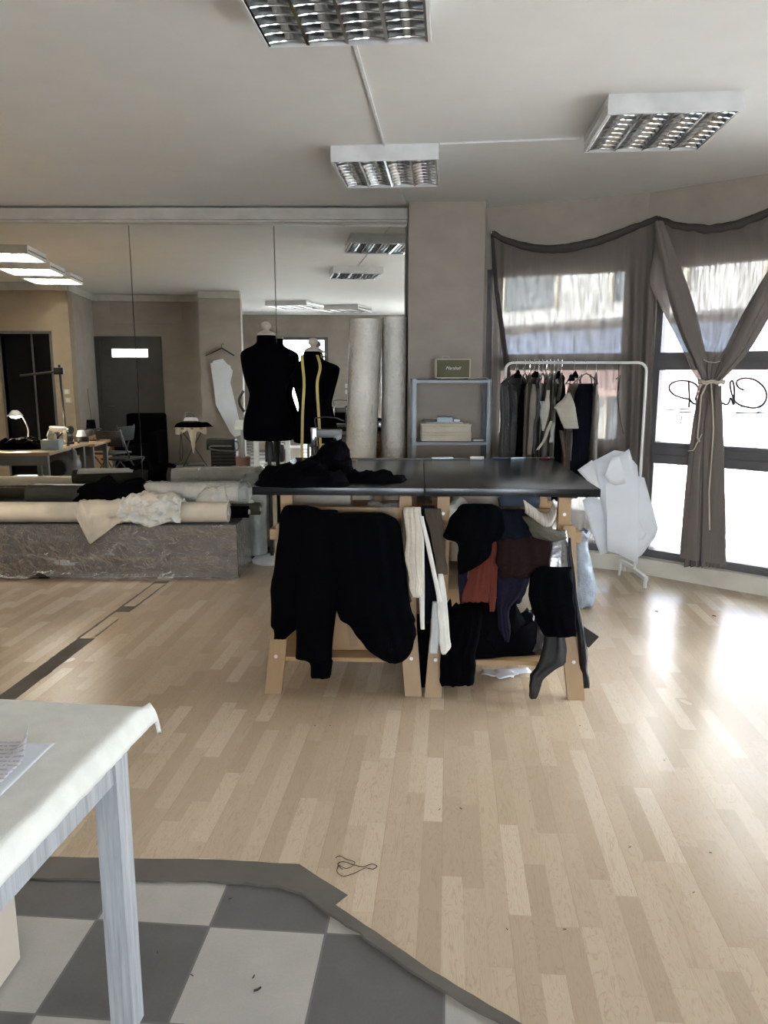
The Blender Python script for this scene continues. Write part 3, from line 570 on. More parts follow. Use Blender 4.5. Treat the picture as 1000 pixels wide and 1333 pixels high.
# right curtain: swag, gathered at a string, flaring down
f1 = FC[1]; P2 = lambda u, v, o=INW: atP(u, v, PT[1], PT[2], o)
ropex = P2(927, 498, .13)
rows = [ # v, uL, uR at equal parameters
 (287, 856, 1010), (330, 851, 1030), (370, 847, 1025), (410, 866, 1002), (450, 887, 975), (478, 901, 955), (498, 913, 941), (515, 909, 940), (560, 905, 943), (620, 901, 945), (680, 896, 946), (738, 890, 947)]
R = smoothrows(rows, 6); nR = len(R)-1
swag = [P2(u, v) for u, v in ((857, 285), (880, 294), (915, 299), (950, 296), (985, 284), (1015, 270), (1045, 255))]
def rc(a, b):
    i = b*nR; j = min(int(i), nR-1); t = i-j; v, ul, ur = [R[j][k]*(1-t)+R[j+1][k]*t for k in range(3)]
    # cloth crowds towards both edges above the string
    above = max(0, min(1, (498-v)/200)); ae = a-.17*math.sin(2*PI*a)*(-1)*above if False else a
    p = P2(ul+(ur-ul)*ae, v, INW+.03)
    if v < 300:
        k = (300-v)/13; p = p.lerp(catm(swag, a), max(0, min(1, k)))
    g = max(0, 1-abs(v-498)/330) if v < 498 else max(.55, 1-abs(v-498)/500); edge = math.exp(-(a/.16)**2)+math.exp(-((1-a)/.16)**2); am = .004+.024*g*(.35+.65*edge) if v < 498 else .030*(.6+.4*g)
    fo = am*math.sin(a*46+1.2*noise.noise(V((a*3, b*1.5, 7))))+.02*noise.noise(V((a*6, b*3, 5)))*(.3+above)
    nar = 1 if v > 560 else .6
    return p+f1.n*(fo*nar+.05*math.exp(-((v-498)/40)**2))
cr = thing('sheer_curtain', 'grey sheer curtain tied in the middle with string in front of the lettered window', 'curtain', P2(920, 738, .1), 'grey sheer curtains')
mb = MB(); mb.grid(rc, 120, 110); finish('curtain_fabric', mb, M['sheer'], cr, smooth=180)
finish('rolled_hem', hemtube(swag, .030, 2), M['sheerd'], cr, smooth=60)
def bunch(pts, ws, seed):
    mb = MB(); rings = []; n = 20; m = 40
    C_ = [P2(u, v, INW+.055) for u, v in pts]
    for i in range(m+1):
        t = i/m; c_ = catm(C_, t); w = ws[0]+(ws[1]-ws[0])*t if len(ws) == 2 else catm(ws, t); ring = []
        for k in range(n):
            an = 2*PI*k/n; rr = 1+.28*math.sin(3*an+seed+t*2)+.15*math.sin(7*an+seed*2)
            ring.append(c_+f1.d*(w*rr*math.cos(an))+f1.n*(.028*rr*math.sin(an)))
        rings.append(ring)
    return mb.loft(rings)
finish('gathered_fold', bunch([(858, 288), (868, 330), (882, 385), (900, 440), (920, 494)], [.022, .045, .07, .06, .03], 1), M['sheerf'], cr, smooth=60)
finish('gathered_fold', bunch([(1030, 320), (1003, 370), (977, 420), (955, 462), (934, 494)], [.05, .07, .075, .065, .03], 2), M['sheerf'], cr, smooth=60)
finish('gathered_fold', bunch([(920, 502), (914, 540), (908, 600), (903, 670), (900, 728)], [.035, .05, .055, .06, .065], 3), M['sheerf'], cr, smooth=60)
finish('gathered_fold', bunch([(934, 502), (931, 540), (930, 600), (931, 670), (929, 732)], [.03, .055, .065, .07, .075], 5), M['sheerf'], cr, smooth=60)
mb = MB(); c_ = P2(926.5, 497, INW+.07)
for dz in (-.008, .006): mb.tube([c_+f1.d*.088*math.cos(2*PI*k/24)+f1.n*.075*math.sin(2*PI*k/24)+V((0, 0, dz+.006*math.sin(k*1.7))) for k in range(24)], .007, 6, True)
mb.tube([P2(u, v, .17) for u, v in ((921, 499), (913, 515), (911, 540), (908, 570), (911, 575))], .006, 6)
mb.tube([P2(u, v, .17) for u, v in ((926, 499), (928, 530), (929, 560), (927, 590), (923, 640), (924, 690))], .005, 6)
mb.tube([P2(u, v, .17) for u, v in ((914, 565), (906, 580), (903, 586), (896, 587))], .004, 6)
mb.tube([P2(u, v, .16) for u, v in ((916, 468), (922, 471), (932, 472), (938, 470))], .004, 6)
finish('tieback_string', mb, M['rope'], cr)
# lettering on the glass (seen from behind, so reversed)
G = lambda x, y: P2(840+x/6.25, 460+y/6.25, -.070)
ST = [
 [(440, 300), (425, 268), (398, 243), (345, 226), (275, 224), (222, 240), (197, 270), (205, 308), (245, 342), (305, 362), (362, 372)], [(354, 218), (357, 300), (360, 372), (356, 442)],
 [(362, 372), (375, 392), (398, 410), (425, 414), (440, 405)], [(432, 325), (418, 345), (412, 372), (425, 392)], [(425, 322), (437, 330)],
 [(640, 405), (652, 417), (672, 412), (686, 392), (692, 366), (704, 372), (712, 398), (722, 416), (727, 340), (724, 270), (712, 226), (697, 228), (692, 262), (703, 320), (722, 372), (745, 404), (790, 426), (850, 442), (905, 442), (955, 420), (985, 372), (986, 318), (960, 268), (905, 222), (845, 203), (790, 204), (752, 222), (744, 250), (766, 282), (806, 298)],
 [(600, 300), (610, 360), (622, 405), (640, 405)]]
lw = thing('window_lettering', 'dark handwritten shop name on the window glass, read from behind', 'lettering', G(600, 480))
for st in ST:
    pts = [G(*p) for p in st]; m_ = len(pts)*5; mb = MB(); mb.tube([catm(pts, i/m_) for i in range(m_+1)], .0075, 6); finish('stroke', mb, M['ink'], lw)
for a_, b_, w_ in (((145, 461), (440, 448), .004), ((225, 480), (440, 478), .004), ((640, 440), (890, 430), .003), ((640, 478), (1005, 486), .004), ((700, 490), (1010, 474), .003)):
    mb = MB(); p, q_ = G(*a_), G(*b_); mb.tube([p.lerp(q_, i/8) for i in range(9)], [w_*(.3+math.sin(PI*min(i+.5, 8)/8.5)) for i in range(9)], 6); finish('underline', mb, M['ink'], lw)
def text(name, body, size, m, parent, loc, xdir, ydir, shear=0., ext=.001, spacing=1.):
    cu = bpy.data.curves.new(name, 'FONT'); cu.body = body; cu.size = size; cu.extrude = ext; cu.shear = shear; cu.align_x = 'CENTER'; cu.align_y = 'CENTER'; cu.space_character = spacing
    o = bpy.data.objects.new(name, cu); COL.objects.link(o); cu.materials.append(m)
    xd, yd = V(xdir).normalized(), V(ydir).normalized(); zd = xd.cross(yd); mt = Matrix((xd, yd, zd)).transposed().to_4x4(); mt.translation = V(loc)-(WM[parent] if parent else V((0, 0, 0)))
    o.matrix_local = mt; o.parent = parent; o.matrix_local = mt; bpy.context.view_layer.update(); me = bpy.data.meshes.new_from_object(o.evaluated_get(bpy.context.evaluated_depsgraph_get())); n_ = bpy.data.objects.new(name, me); bpy.data.objects.remove(o); n_.name = name; COL.objects.link(n_); n_.parent = parent; n_.matrix_local = mt; return n_
text('small_lettering', 'EECEI', .085, M['inkl'], lw, G(350, 545), -f1.d, (0, 0, 1))
text('small_lettering', '. . v . v', .06, M['inkl'], lw, G(750, 548), -f1.d, (0, 0, 1))
# ------------------------------------------------------------------ cutting table: two loose tops on trestles
ra = math.radians(2.5); E1 = V((math.cos(ra), -math.sin(ra), 0)); G1 = V((math.sin(ra), math.cos(ra), 0)); A0 = V((-.659, 3.80, 0)); BW, BD, TZ = .8625, 1.37, 1.0
for k, lb in ((0, 'left black tabletop carrying the black lace heap, lying on pine trestles'), (1, 'right bare black tabletop next to the white pattern papers, lying on pine trestles')):
    o = A0+E1*(BW*k+.001*(k*2-1)); mb = MB(); mb.hexa([o+E1*a+G1*b+V((0, 0, z)) for z in (TZ-.04, TZ) for a, b in ((0, 0), (BW-.002, 0), (BW-.002, BD), (0, BD))], .0025)
    single('tabletop', mb, M['top'], lb, 'tabletop', 'black tabletops of the cutting table', smooth=30)
def make_trestle(label):
    r = thing('trestle', label, 'trestle', (0, 0, 0), 'pine trestles under the cutting table')
    for sx in (-1, 1):
        for fy, ty in ((0, .19), (.52, .33)):
            f = lambda x, z: V((sx*x, fy+(ty-fy)*z/.82, z))
            mb = MB(); d = V((0, .032 if fy == 0 else -.032, 0))
            mb.prism([f(.306, 0), f(.388, 0), f(.362, .30), f(.345, .82), f(.285, .82), f(.287, .34), f(.284, .24)], d); l = finish('leg', mb, M['pine'], r, smooth=0)
            mb = MB(); c = f(.335, .18)+V((0, -.001 if fy == 0 else .001, 0)); mb.cyl(c, c+V((0, -.004 if fy == 0 else .004, 0)), .009, 12); finish('bolt', mb, M['dowel'], l)
        mb = MB(); mb.box(sx*.30-.031, sx*.30+.031, .245, .28, .42, .955, bev=.002); u = finish('upright', mb, M['pine'], r, smooth=0)
        for z in (.66, .73, .80, .87):
            mb = MB(); mb.cyl((sx*.30, .2445, z), (sx*.30, .2425, z), .0085, 12); finish('peg', mb, M['dowel'] if z in (.80, .87) else M['hole'], u)
    mb = MB(); mb.box(-.385, .385, .225, .295, .73, .785, bev=.002); finish('crossbar', mb, M['pinex'], r, smooth=0)
    mb = MB(); mb.box(-.33, .33, .2815, .325, .83, .89, bev=.002); finish('top_beam', mb, M['pinex'], r, smooth=0)
    mb = MB(); mb.box(-.315, .315, .06, .46, .150, .172, bev=.002); finish('shelf', mb, M['pinex'], r, smooth=0)
    return r
t0 = make_trestle('pine trestle under the front of the left tabletop, hidden by black clothes'); t0.location = (-.2025, 3.56, 0); t0.rotation_euler.z = -ra
dup(t0, (.585, 3.515, 0), -ra, 'pine trestle under the front of the right tabletop, hung with maroon and rust clothes')
dup(t0, (-.155, 4.42, 0), -ra, 'pine trestle under the back of the left tabletop')
dup(t0, (.628, 4.38, 0), -ra, 'pine trestle under the back of the right tabletop')
def garment(name, label, cat, rows, m, group='clothes hung on the trestles', **k):
    return single(name, cloth(rows, **k), M[m], label, cat, group, smooth=180)
# left trestle
garment('black_sweatshirt', 'black sweatshirt hanging over the left trestle with its sleeve at the far left', 'clothing', [(658, 372, 400, 3.72), (668, 366, 425, 3.70), (700, 361, 440, 3.66), (745, 356, 432, 3.62), (790, 352, 415, 3.56), (815, 354, 386, 3.53), (818, 356, 386, 3.53), (832, 357, 370, 3.53)], 'black', thick=.07, folds=4, amp=0.0077, seed=1)
garment('black_trousers', 'black trousers hanging lowest over the left trestle beside the carton', 'clothing', [(664, 390, 440, 3.70), (690, 388, 446, 3.66), (740, 386, 446, 3.58), (800, 385, 438, 3.51), (852, 386, 433, 3.46), (857, 387, 433, 3.46), (863, 403, 432, 3.46), (883, 405, 430, 3.46)], 'black', thick=.06, folds=3, amp=0.0066, seed=2)
garment('black_knit_dress', 'black knitted dress bulging over the right half of the left trestle', 'clothing', [(668, 425, 500, 3.70), (680, 424, 520, 3.67), (720, 428, 526, 3.60), (770, 432, 532, 3.54), (803, 440, 538, 3.50), (815, 456, 541, 3.49), (830, 466, 541, 3.48), (848, 482, 536, 3.48), (858, 497, 528, 3.48), (862, 505, 520, 3.48)], 'black', thick=.11, folds=5, amp=0.0088, seed=3)
garment('brown_sash', 'dark brown sash beside the cream gathered blouse', 'clothing', [(664, 524, 532, 3.72), (700, 522, 531, 3.64), (745, 520, 530, 3.58), (770, 524, 533, 3.55), (784, 530, 537, 3.54)], 'brown', thick=.02, folds=1, amp=.004, seed=4, n=10)  # narrow brown sash
garment('cream_blouse', 'cream gathered blouse hanging between the two trestles', 'clothing', [(660, 527, 548, 3.72), (690, 528, 550, 3.64), (730, 529, 551, 3.58), (755, 532, 551, 3.55), (770, 533, 550, 3.54), (778, 537, 548, 3.54)], 'cream', thick=.035, folds=6, amp=.006, seed=5)
garment('white_ribbon', 'white ribbon hanging straight beside the cream blouse', 'ribbon', [(672, 545, 552, 3.68), (720, 546, 552.5, 3.60), (780, 546, 553, 3.53), (816, 547, 553, 3.51), (818, 548, 552, 3.51)], 'white', thick=.008, folds=1, amp=.001, seed=6, n=8, edge=.001)
garment('black_skirt', 'black skirt in the gap between the two trestles', 'clothing', [(658, 548, 566, 3.76), (700, 548, 572, 3.70), (760, 548, 574, 3.66), (806, 550, 571, 3.64), (812, 552, 570, 3.64)], 'navy', thick=.04, folds=3, amp=.008, seed=7)
garment('dark_stockings', 'long black stockings reaching the floor between the trestle legs', 'clothing', [(800, 536, 562, 3.72), (850, 538, 560, 3.68), (885, 541, 558, 3.67), (898, 546, 555, 3.67)], 'black', thick=.03, folds=2, amp=0.0022, seed=8)
garment('white_strap', 'white strap crossing diagonally over the brown panel', 'ribbon', [(672, 546, 551, 3.655), (700, 552, 558, 3.60), (740, 561, 567, 3.55), (775, 568, 574, 3.525), (785, 569, 576, 3.52)], 'white', thick=.008, folds=1, amp=.001, seed=9, n=8, edge=.001)
garment('brown_cloth', 'brown cloth panel hanging over the left leg of the right trestle', 'clothing', [(662, 553, 574, 3.72), (695, 560, 578, 3.64), (730, 566, 582, 3.59), (748, 568, 583, 3.57)], 'brown', thick=.02, folds=2, amp=.005, seed=10)
garment('white_interfacing', 'white pointed interfacing hanging in front of the right trestle leg', 'cloth', [(747, 570, 577, 3.55), (790, 570, 583, 3.52), (825, 571, 586, 3.49), (842, 573, 587, 3.48), (852, 575, 580, 3.48)], 'white', thick=.012, folds=2, amp=.004, seed=11, edge=.002)
garment('grey_interfacing', 'thin greyish interfacing strip left of the white pointed interfacing', 'cloth', [(783, 563, 573, 3.535), (820, 561, 572, 3.51), (847, 559, 570, 3.495), (850, 560, 569, 3.495)], 'paperg', thick=.010, folds=2, amp=.003, seed=12, edge=.002)
# right trestle
garment('black_tshirt', 'black t-shirt thrown over the left end of the right trestle', 'clothing', [(656, 602, 640, 3.72), (663, 594, 652, 3.70), (678, 584, 660, 3.66), (692, 578, 658, 3.63), (702, 580, 652, 3.61), (708, 596, 642, 3.60), (728, 596, 634, 3.58), (748, 597, 604, 3.57)], 'black', thick=.06, folds=4, amp=0.0066, seed=12)
garment('navy_sweater', 'folded navy sweater over the middle of the right trestle', 'clothing', [(663, 640, 685, 3.72), (672, 638, 694, 3.69), (690, 640, 698, 3.65), (702, 645, 696, 3.63)], 'navy', thick=.07, folds=3, amp=.012, seed=13)
garment('rust_blouse', 'rust red top hanging under the black t-shirt', 'clothing', [(698, 622, 642, 3.66), (716, 618, 641, 3.64), (745, 611, 640, 3.61), (768, 604, 638, 3.59), (784, 601, 637, 3.58)], 'rust', thick=.03, folds=4, amp=.012, seed=14)
garment('rust_sleeve', 'narrow rust red sleeve hanging right of the wider rust top', 'clothing', [(690, 638, 652, 3.66), (730, 638, 649, 3.63), (770, 635, 647, 3.60), (796, 638, 644, 3.59)], 'rust', thick=.02, folds=2, amp=.006, seed=44)
garment('violet_trousers', 'dark violet trousers hanging behind the maroon top', 'clothing', [(700, 646, 690, 3.70), (745, 646, 692, 3.66), (768, 645, 685, 3.65), (790, 646, 666, 3.64), (815, 650, 664, 3.63), (838, 655, 663, 3.63)], 'violet', thick=.03, folds=4, amp=.008, seed=15)
garment('violet_trouser_leg', 'short dark violet trouser leg below the maroon hem', 'clothing', [(745, 664, 690, 3.68), (770, 666, 684, 3.665), (782, 670, 679, 3.66), (786, 673, 678, 3.66)], 'violet', thick=.02, folds=2, amp=.006, seed=16)  # the other leg of the violet trousers, modelled as its own piece
garment('maroon_top', 'maroon pleated top hanging on the right trestle', 'clothing', [(690, 648, 712, 3.66), (706, 646, 718, 3.63), (730, 646, 722, 3.60), (736, 648, 718, 3.60), (744, 650, 704, 3.59), (752, 652, 702, 3.59)], 'maroon', thick=.045, folds=6, amp=.009, seed=17)
garment('indigo_sleeve', 'dark indigo cloth hanging between the black t-shirt and the rust top', 'clothing', [(722, 595, 612, 3.63), (760, 596, 608, 3.61), (786, 599, 604, 3.61)], 'violet', thick=.02, folds=2, amp=.004, seed=18)
garment('olive_waistband', 'olive waistband folded over the right end of the right trestle', 'clothing', [(672, 680, 690, 3.66), (685, 688, 714, 3.63), (694, 690, 730, 3.61), (701, 700, 738, 3.61), (704, 712, 728, 3.61)], 'olive', thick=.04, folds=2, amp=.008, seed=19)
garment('silver_bag', 'silver coated bag hanging at the right end of the right trestle', 'bag', [(690, 716, 738, 3.64), (705, 717, 740, 3.61), (735, 715, 742, 3.58), (750, 716, 743, 3.57)], 'silver', thick=.03, folds=2, amp=.005, seed=20)
garment('black_coat', 'long black coat hanging over the right leg of the right trestle', 'clothing', [(738, 704, 744, 3.56), (748, 692, 745, 3.53), (775, 688, 747, 3.50), (800, 695, 750, 3.48), (822, 705, 752, 3.47), (829, 712, 750, 3.47)], 'black', thick=.03, folds=4, amp=0.0055, seed=21)
garment('leather_skirt', 'dark grey leather skirt twisted down to the floor before the pine leg', 'clothing', [(815, 710, 738, 3.55), (840, 707, 738, 3.52), (862, 700, 736, 3.49), (872, 694, 722, 3.47), (885, 690, 708, 3.45), (900, 689, 702, 3.44), (910, 691, 698, 3.44)], 'leather', thick=.03, folds=2, amp=.012, seed=22)
garment('leather_coat', 'shiny black leather coat at the outer right of the trestle', 'clothing', [(700, 739, 744, 3.60), (745, 742, 748, 3.57), (790, 747, 755, 3.55), (830, 751, 762, 3.54), (870, 755, 766, 3.54), (888, 757, 768, 3.54), (896, 760, 768, 3.54)], 'blacks', thick=.05, folds=2, amp=.008, seed=23, n=12)
mb = MB(); mb.prism([atY(u, v, 3.545) for u, v in ((754, 812), (762, 817), (780, 829), (767, 843), (756, 838))], (0, .02, 0)); single('leather_offcut', mb, M['leather'], 'square dark leather offcut sticking out right of the trestle', 'leather', smooth=0)
# rolled striped waistband on top
mb = MB()
def wb(a, b):
    p = [atY(u, v, y) for u, v, y in ((682, 664, 3.70), (696, 674, 3.66), (708, 682, 3.64), (716, 680, 3.64), (722, 668, 3.66))]
    return catm(p, a)+V((.0, .06*(b-.5)-.03*math.sin(PI*b), .055*(b-.15)))
mb.grid(wb, 24, 8); single('striped_waistband', mb, M['stripe'], 'curled pale striped waistband lying on the navy sweater', 'clothing', smooth=180, solid=.004)
mb = MB(); p = atY(676, 655, 3.95); mb.tube([p+V((-.10, .0, -.01)), p+V((-.06, 0, 0)), p+V((.06, 0, .005)), p+V((.1, 0, 0))], [.04, .052, .052, .04], 14); single('folded_denim', mb, M['denim'], 'rolled blue grey cloth under the right tabletop', 'cloth')
def bag(name, label, cpx, y, rx, rz, m, seed):
    c = atY(*cpx, y); mb = MB(); n = 28; rings = []
    for j in range(13):
        t = j/12; a = -PI/2+PI*t; rings.append([c+V(((rx*math.cos(a)*math.cos(2*PI*k/n))*(1+.18*noise.noise(V((k*.7, t*5, seed)))), rx*.6*math.cos(a)*math.sin(2*PI*k/n), rz*math.sin(a)*(1+.1*noise.noise(V((k*.5, 2, seed)))))) for k in range(n)])
    mb.loft(rings); return single(name, mb, m, label, 'bag')
mb = heap((.045+.30, 3.86, .787), .10, .07, .14, 31, .3); single('crumpled_paper', mb, M['white'], 'crumpled white paper under the seam of the tabletops', 'paper')
mb = heap((.02, 3.875, .787), .13, .06, .13, 33, .35); single('clear_plastic_bundle', mb, M['film2'], 'crumpled clear plastic under the left tabletop', 'plastic')
# cartons on the shelves
def carton(label, x0, x1, y0, y1, z0, z1, m='card', tape=True):
    r = thing('carton', label, 'carton', ((x0+x1)/2, (y0+y1)/2, z0), None); mb = MB(); mb.box(x0, x1, y0, y1, z0, z1, bev=.003); finish('box_body', mb, M[m], r, smooth=20)
    if tape: mb = MB(); xm = (x0+x1)/2; mb.prism([(xm-.085, y0-.0012, z1-.005), (xm-.045, y0-.0012, z1-.005), (xm+.01, y0-.0012, z0+.02), (xm-.035, y0-.0012, z0+.02)], (0, .001, 0)); finish('packing_tape', mb, mat('tape_brown', (.30, .19, .10), .4), r, smooth=0)
    return r
carton('brown carton on the shelf of the left trestle behind black clothes', -.36, .08, 3.72, 3.98, .174, .62)
carton('beige carton standing behind the right trestle, seen between the clothes', .46, .80, 4.02, 4.3, 0, .56, 'cardl', False)
carton('beige carton under the left tabletop beside the pegged upright', -.50, -.18, 4.08, 4.35, .0, .985-.04, 'cardl', False)
carton('pale carton under the right tabletop above the black t-shirt', .36, .66, 4.03, 4.3, .562, .955, 'cardl', False)
mb = heap((.50, 3.72, .175), .26, .14, .27, 5, .35); single('black_cloth_heap', mb, M['black'], 'heap of black cloth on the shelf of the right trestle', 'cloth')
mb = cloth([(790, 590, 628, 3.62), (820, 582, 626, 3.57), (850, 574, 620, 3.53), (880, 573, 618, 3.51), (893, 575, 616, 3.51)], thick=.06, folds=4, amp=.015, seed=40); single('black_cloth_fall', mb, M['black'], 'black cloth falling from the right trestle shelf to the floor', 'cloth', smooth=180)
mb = heap((.76, 3.77, .175), .10, .12, .15, 8, .5); single('dark_plastic_wrap', mb, mat('dark_film', (.05, .045, .045), .2, bump=.8, bscale=20), 'crinkled dark plastic at the right end of the trestle shelf', 'plastic')
for k, (u, v, w, rz) in enumerate(((648, 880, .17, -.25), (668, 878, .18, .12), (658, 884, .12, .5))):
    c = atZ(u, v, 0)
    def pp(a, b, c=c, w=w, rz=rz, k=k):
        x, y = (a-.5)*w, (b-.5)*.07; return V((c.x+x*math.cos(rz)-y*math.sin(rz), c.y+x*math.sin(rz)+y*math.cos(rz), .006+.006*k+.008*(1+noise.noise(V((a*4, b*3, k))))))
    mb = MB(); mb.grid(pp, 10, 5); single('paper_scrap', mb, M['paper'], ('white paper scrap on the floor under the right trestle, leftmost', 'white paper scrap on the floor under the right trestle, rightmost', 'small white paper scrap lying on top of two others under the trestle')[k], 'paper', 'paper scraps under the trestle', smooth=180, solid=.002)
# pale blue plastic bag standing on the floor
c = atZ(762, 800, 0)+V((0, .2, 0)); mb = MB(); rings = []
prof = [(.03, 0), (.085, .004), (.115, .05), (.115, .13), (.10, .22), (.075, .32), (.055, .40), (.048, .46), (.06, .49), (.05, .52)]
pr_ = smoothrows([list(p) for p in prof], 4)
for j, (r_, z) in enumerate(pr_): rings.append([c+V((r_*1.0*math.cos(2*PI*k/36)*(1+.10*noise.noise(V((k*.5, z*9, 3)))), r_*math.sin(2*PI*k/36), z+.012*math.sin(k*.9+z*30))) if 0 < j else c+V((r_*math.cos(2*PI*k/36), r_*math.sin(2*PI*k/36), z)) for k in range(36)])
mb.loft(rings); single('plastic_bag', mb, M['bluebag'], 'pale blue plastic bag standing on the floor behind the right trestle', 'bag', smooth=60)
# ------------------------------------------------------------------ on the tabletops
T = lambda u, v: atZ(u, v, TZ)
mb = heap(T(392, 631)+V((0, .0, .001)), .21, .12, .095, 11, .5, freq=14); single('black_lace', mb, M['black'], 'black lace spread over the front left corner of the tabletop', 'cloth', 'black lace pieces on the tabletop')
mb = heap(T(424, 622)+V((0, .15, .001)), .145, .13, .135, 12, .55, freq=15); single('black_lace', mb, M['black'], 'black lace piled highest on the tabletop before the sewing machine', 'cloth', 'black lace pieces on the tabletop')
mb = heap(T(478, 627)+V((0, .03, .001)), .20, .075, .04, 13, .7, freq=15); single('black_lace', mb, M['black'], 'flat black lace strip trailing right across the left tabletop', 'cloth', 'black lace pieces on the tabletop')
c = T(407, 622)+V((.0, -.11, .05)); mb = MB(); mb.lathe([(0, 0), (.012, .004), (.014, .014), (.01, .022), (0, .024)], c, 12); single('pin_cushion', mb, M['ecru'], 'tiny cream pin cushion on the black lace', 'pin cushion')
# small sewing machine
c = T(424, 600)+V((0, .04, 0)); sm = thing('sewing_machine', 'grey metal sewing machine at the back of the left tabletop', 'sewing machine', c)
def B(x0, x1, y0, y1, z0, z1, bv=.008): mb = MB(); mb.box(c.x+x0, c.x+x1, c.y+y0, c.y+y1, c.z+z0, c.z+z1, bev=bv); return mb
finish('base_plate', B(-.10, .11, -.06, .06, 0, .03), M['plasg'], sm); finish('pillar', B(.055, .105, -.04, .04, .03, .17), M['galv'], sm)
finish('arm', B(-.075, .105, -.038, .038, .15, .20), M['plasg'], sm); finish('head', B(-.095, -.055, -.04, .04, .09, .215), M['chrome'], sm)
mb = MB(); mb.cyl(c+V((-.075, 0, .032)), c+V((-.075, 0, .09)), .007, 10); finish('needle_bar', mb, M['chrome'], sm)
mb = MB(); mb.cyl(c+V((.105, 0, .13)), c+V((.13, 0, .13)), .04, 20); finish('hand_wheel', mb, M['plas'], sm)
mb = MB(); mb.tube([c+V(p) for p in ((-.06, 0, .2), (-.07, 0, .26), (-.065, 0, .275), (.0, 0, .28), (.07, 0, .275), (.10, 0, .262), (.12, 0, .255))], .004, 8); finish('thread_guide', mb, M['steel'], sm)
def on(name, label, cat, u0, u1, v, h, d, m, g=None, bev=.002, rz=0):
    a, b = T(u0, v), T(u1, v); mb = MB(); mb.box(a.x, b.x, a.y, a.y+d, TZ+.0005, TZ+h, rz=rz, bev=bev); return single(name, mb, m, label, cat, g, smooth=20)
on('wooden_ruler', 'wooden ruler at the back edge of the left tabletop beside the sewing machine', 'ruler', 446, 463, 600, .008, .03, M['pinex'])
on('steel_ruler', 'long grey steel ruler along the back edge of the tabletops', 'ruler', 466, 612, 598.5, .004, .035, M['galv'])
on('white_note_pad', 'white note pad at the back edge over the tabletop seam', 'paper', 562, 590, 598, .012, .05, M['paper'], rz=.1)
p = T(621, 598.5); mb = MB(); mb.cyl(p+V((-.045, 0, .011)), p+V((.045, 0, .011)), .011, 12); single('chalk_stick', mb, M['plasw'], 'white chalk stick at the back edge of the right tabletop', 'chalk')
for k, (u, v, m, nm) in enumerate(((652, 597.5, 'denim', 'blue pencil on the back edge of the right tabletop, left of the scissors'), (667, 597, 'plas', 'black pen on the back edge of the right tabletop, left of the scissors'), (675, 597.5, 'lblue', 'pale blue pen on the back edge of the right tabletop, nearest the scissors'))):
    p = T(u, v); mb = MB(); mb.tube([p+V((-.05, -.005*k, .006)), p+V((.04, .01*k, .006)), p+V((.052, .011*k, .006))], [.006, .006, .002], 8); single('pen', mb, M[m], nm, 'pen', 'pens at the back of the tabletop')
sc_ = thing('scissors', 'dark handled scissors at the back edge of the right tabletop', 'scissors', T(700, 597.5)); q_ = WM[sc_]
for s in (-1, 1):
    mb = MB(); mb.tube([q_+V((.05+.022*math.cos(k*PI/8), s*.018+.014*math.sin(k*PI/8), .008)) for k in range(16)], .006, 6, True); finish('handle', mb, mat('maroon_plastic', (.09, .02, .04), .4), sc_)
    mb = MB(); mb.prism([q_+V((.03, s*.006, .006)), q_+V((.03, s*-.006, .006)), q_+V((-.09, s*.004, .006))], (0, 0, .004)); finish('blade', mb, M['steel'], sc_, smooth=0)
on('pin_box', 'small dark pin box near the right corner of the back edge', 'box', 712, 722, 597.5, .012, .05, M['plas'])
# ------------------------------------------------------------------ dress forms and tape measure
def dress_form(label, cx, y, rows, neck, base_z, pole_r=.016, handle=False):
    r = thing('dress_form', label, 'dress form', (cx, y, 0), 'black dress forms'); n = 40
    R_ = smoothrows([list(q) for q in rows], 5); rings = [[V((cx+q[3]+q[1]*math.copysign(abs(math.cos(2*PI*k/n))**.85, math.cos(2*PI*k/n)), y+q[2]*math.sin(2*PI*k/n), q[0])) for k in range(n)] for q in R_]
    mb = MB(); mb.loft(rings); finish('torso', mb, M['black'], r, smooth=60)
    z = neck; mb = MB(); mb.lathe([(.0, z), (.072, z), (.074, z+.012), (.055, z+.026), (.026, z+.036), (.024, z+.046), (.036, z+.056), (.042, z+.075), (.034, z+.096), (.015, z+.106), (0, z+.108)], (cx, y, 0), 24); finish('neck_knob', mb, M['knob'], r, smooth=60)
    mb = MB(); mb.cyl((cx, y, .03), (cx, y, base_z+.04), pole_r, 14); mb.lathe([(.032, base_z-.16), (.032, base_z-.02), (.018, base_z)], (cx, y, 0), 14); finish('pole', mb, M['plas'], r)
    mb = MB(); mb.lathe([(0, .0), (.165, 0), (.17, .015), (.15, .035), (.04, .05), (0, .052)], (cx, y, 0), 32); finish('base', mb, M['plasw'], r, smooth=50)
    if handle: mb = MB(); mb.tube([(cx+handle*(.190+.04*math.sin(PI*k/10)), y-.02, 1.25+.17*k/10) for k in range(11)], .011, 8); finish('hip_handle', mb, M['plas'], r)
    return r
rows1 = [(1.03, .13, .10, 0), (1.035, .19, .13, 0), (1.08, .205, .14, 0), (1.20, .196, .135, 0), (1.30, .165, .115, 0), (1.37, .147, .102, 0), (1.42, .150, .105, 0), (1.52, .182, .128, 0), (1.60, .198, .132, 0), (1.67, .207, .112, 0), (1.715, .203, .09, 0), (1.745, .170, .078, 0), (1.775, .105, .072, 0), (1.80, .078, .068, 0), (1.845, .074, .066, 0), (1.852, .06, .055, 0)]
dress_form('taller black dress form standing before the mirror with a pale neck knob', -.943, 6.30, [(1.56+(q[0]-1.56)*1.023, q[1]*1.02, q[2]*.85, 0) for q in rows1], 1.857, 1.02, handle=-1)
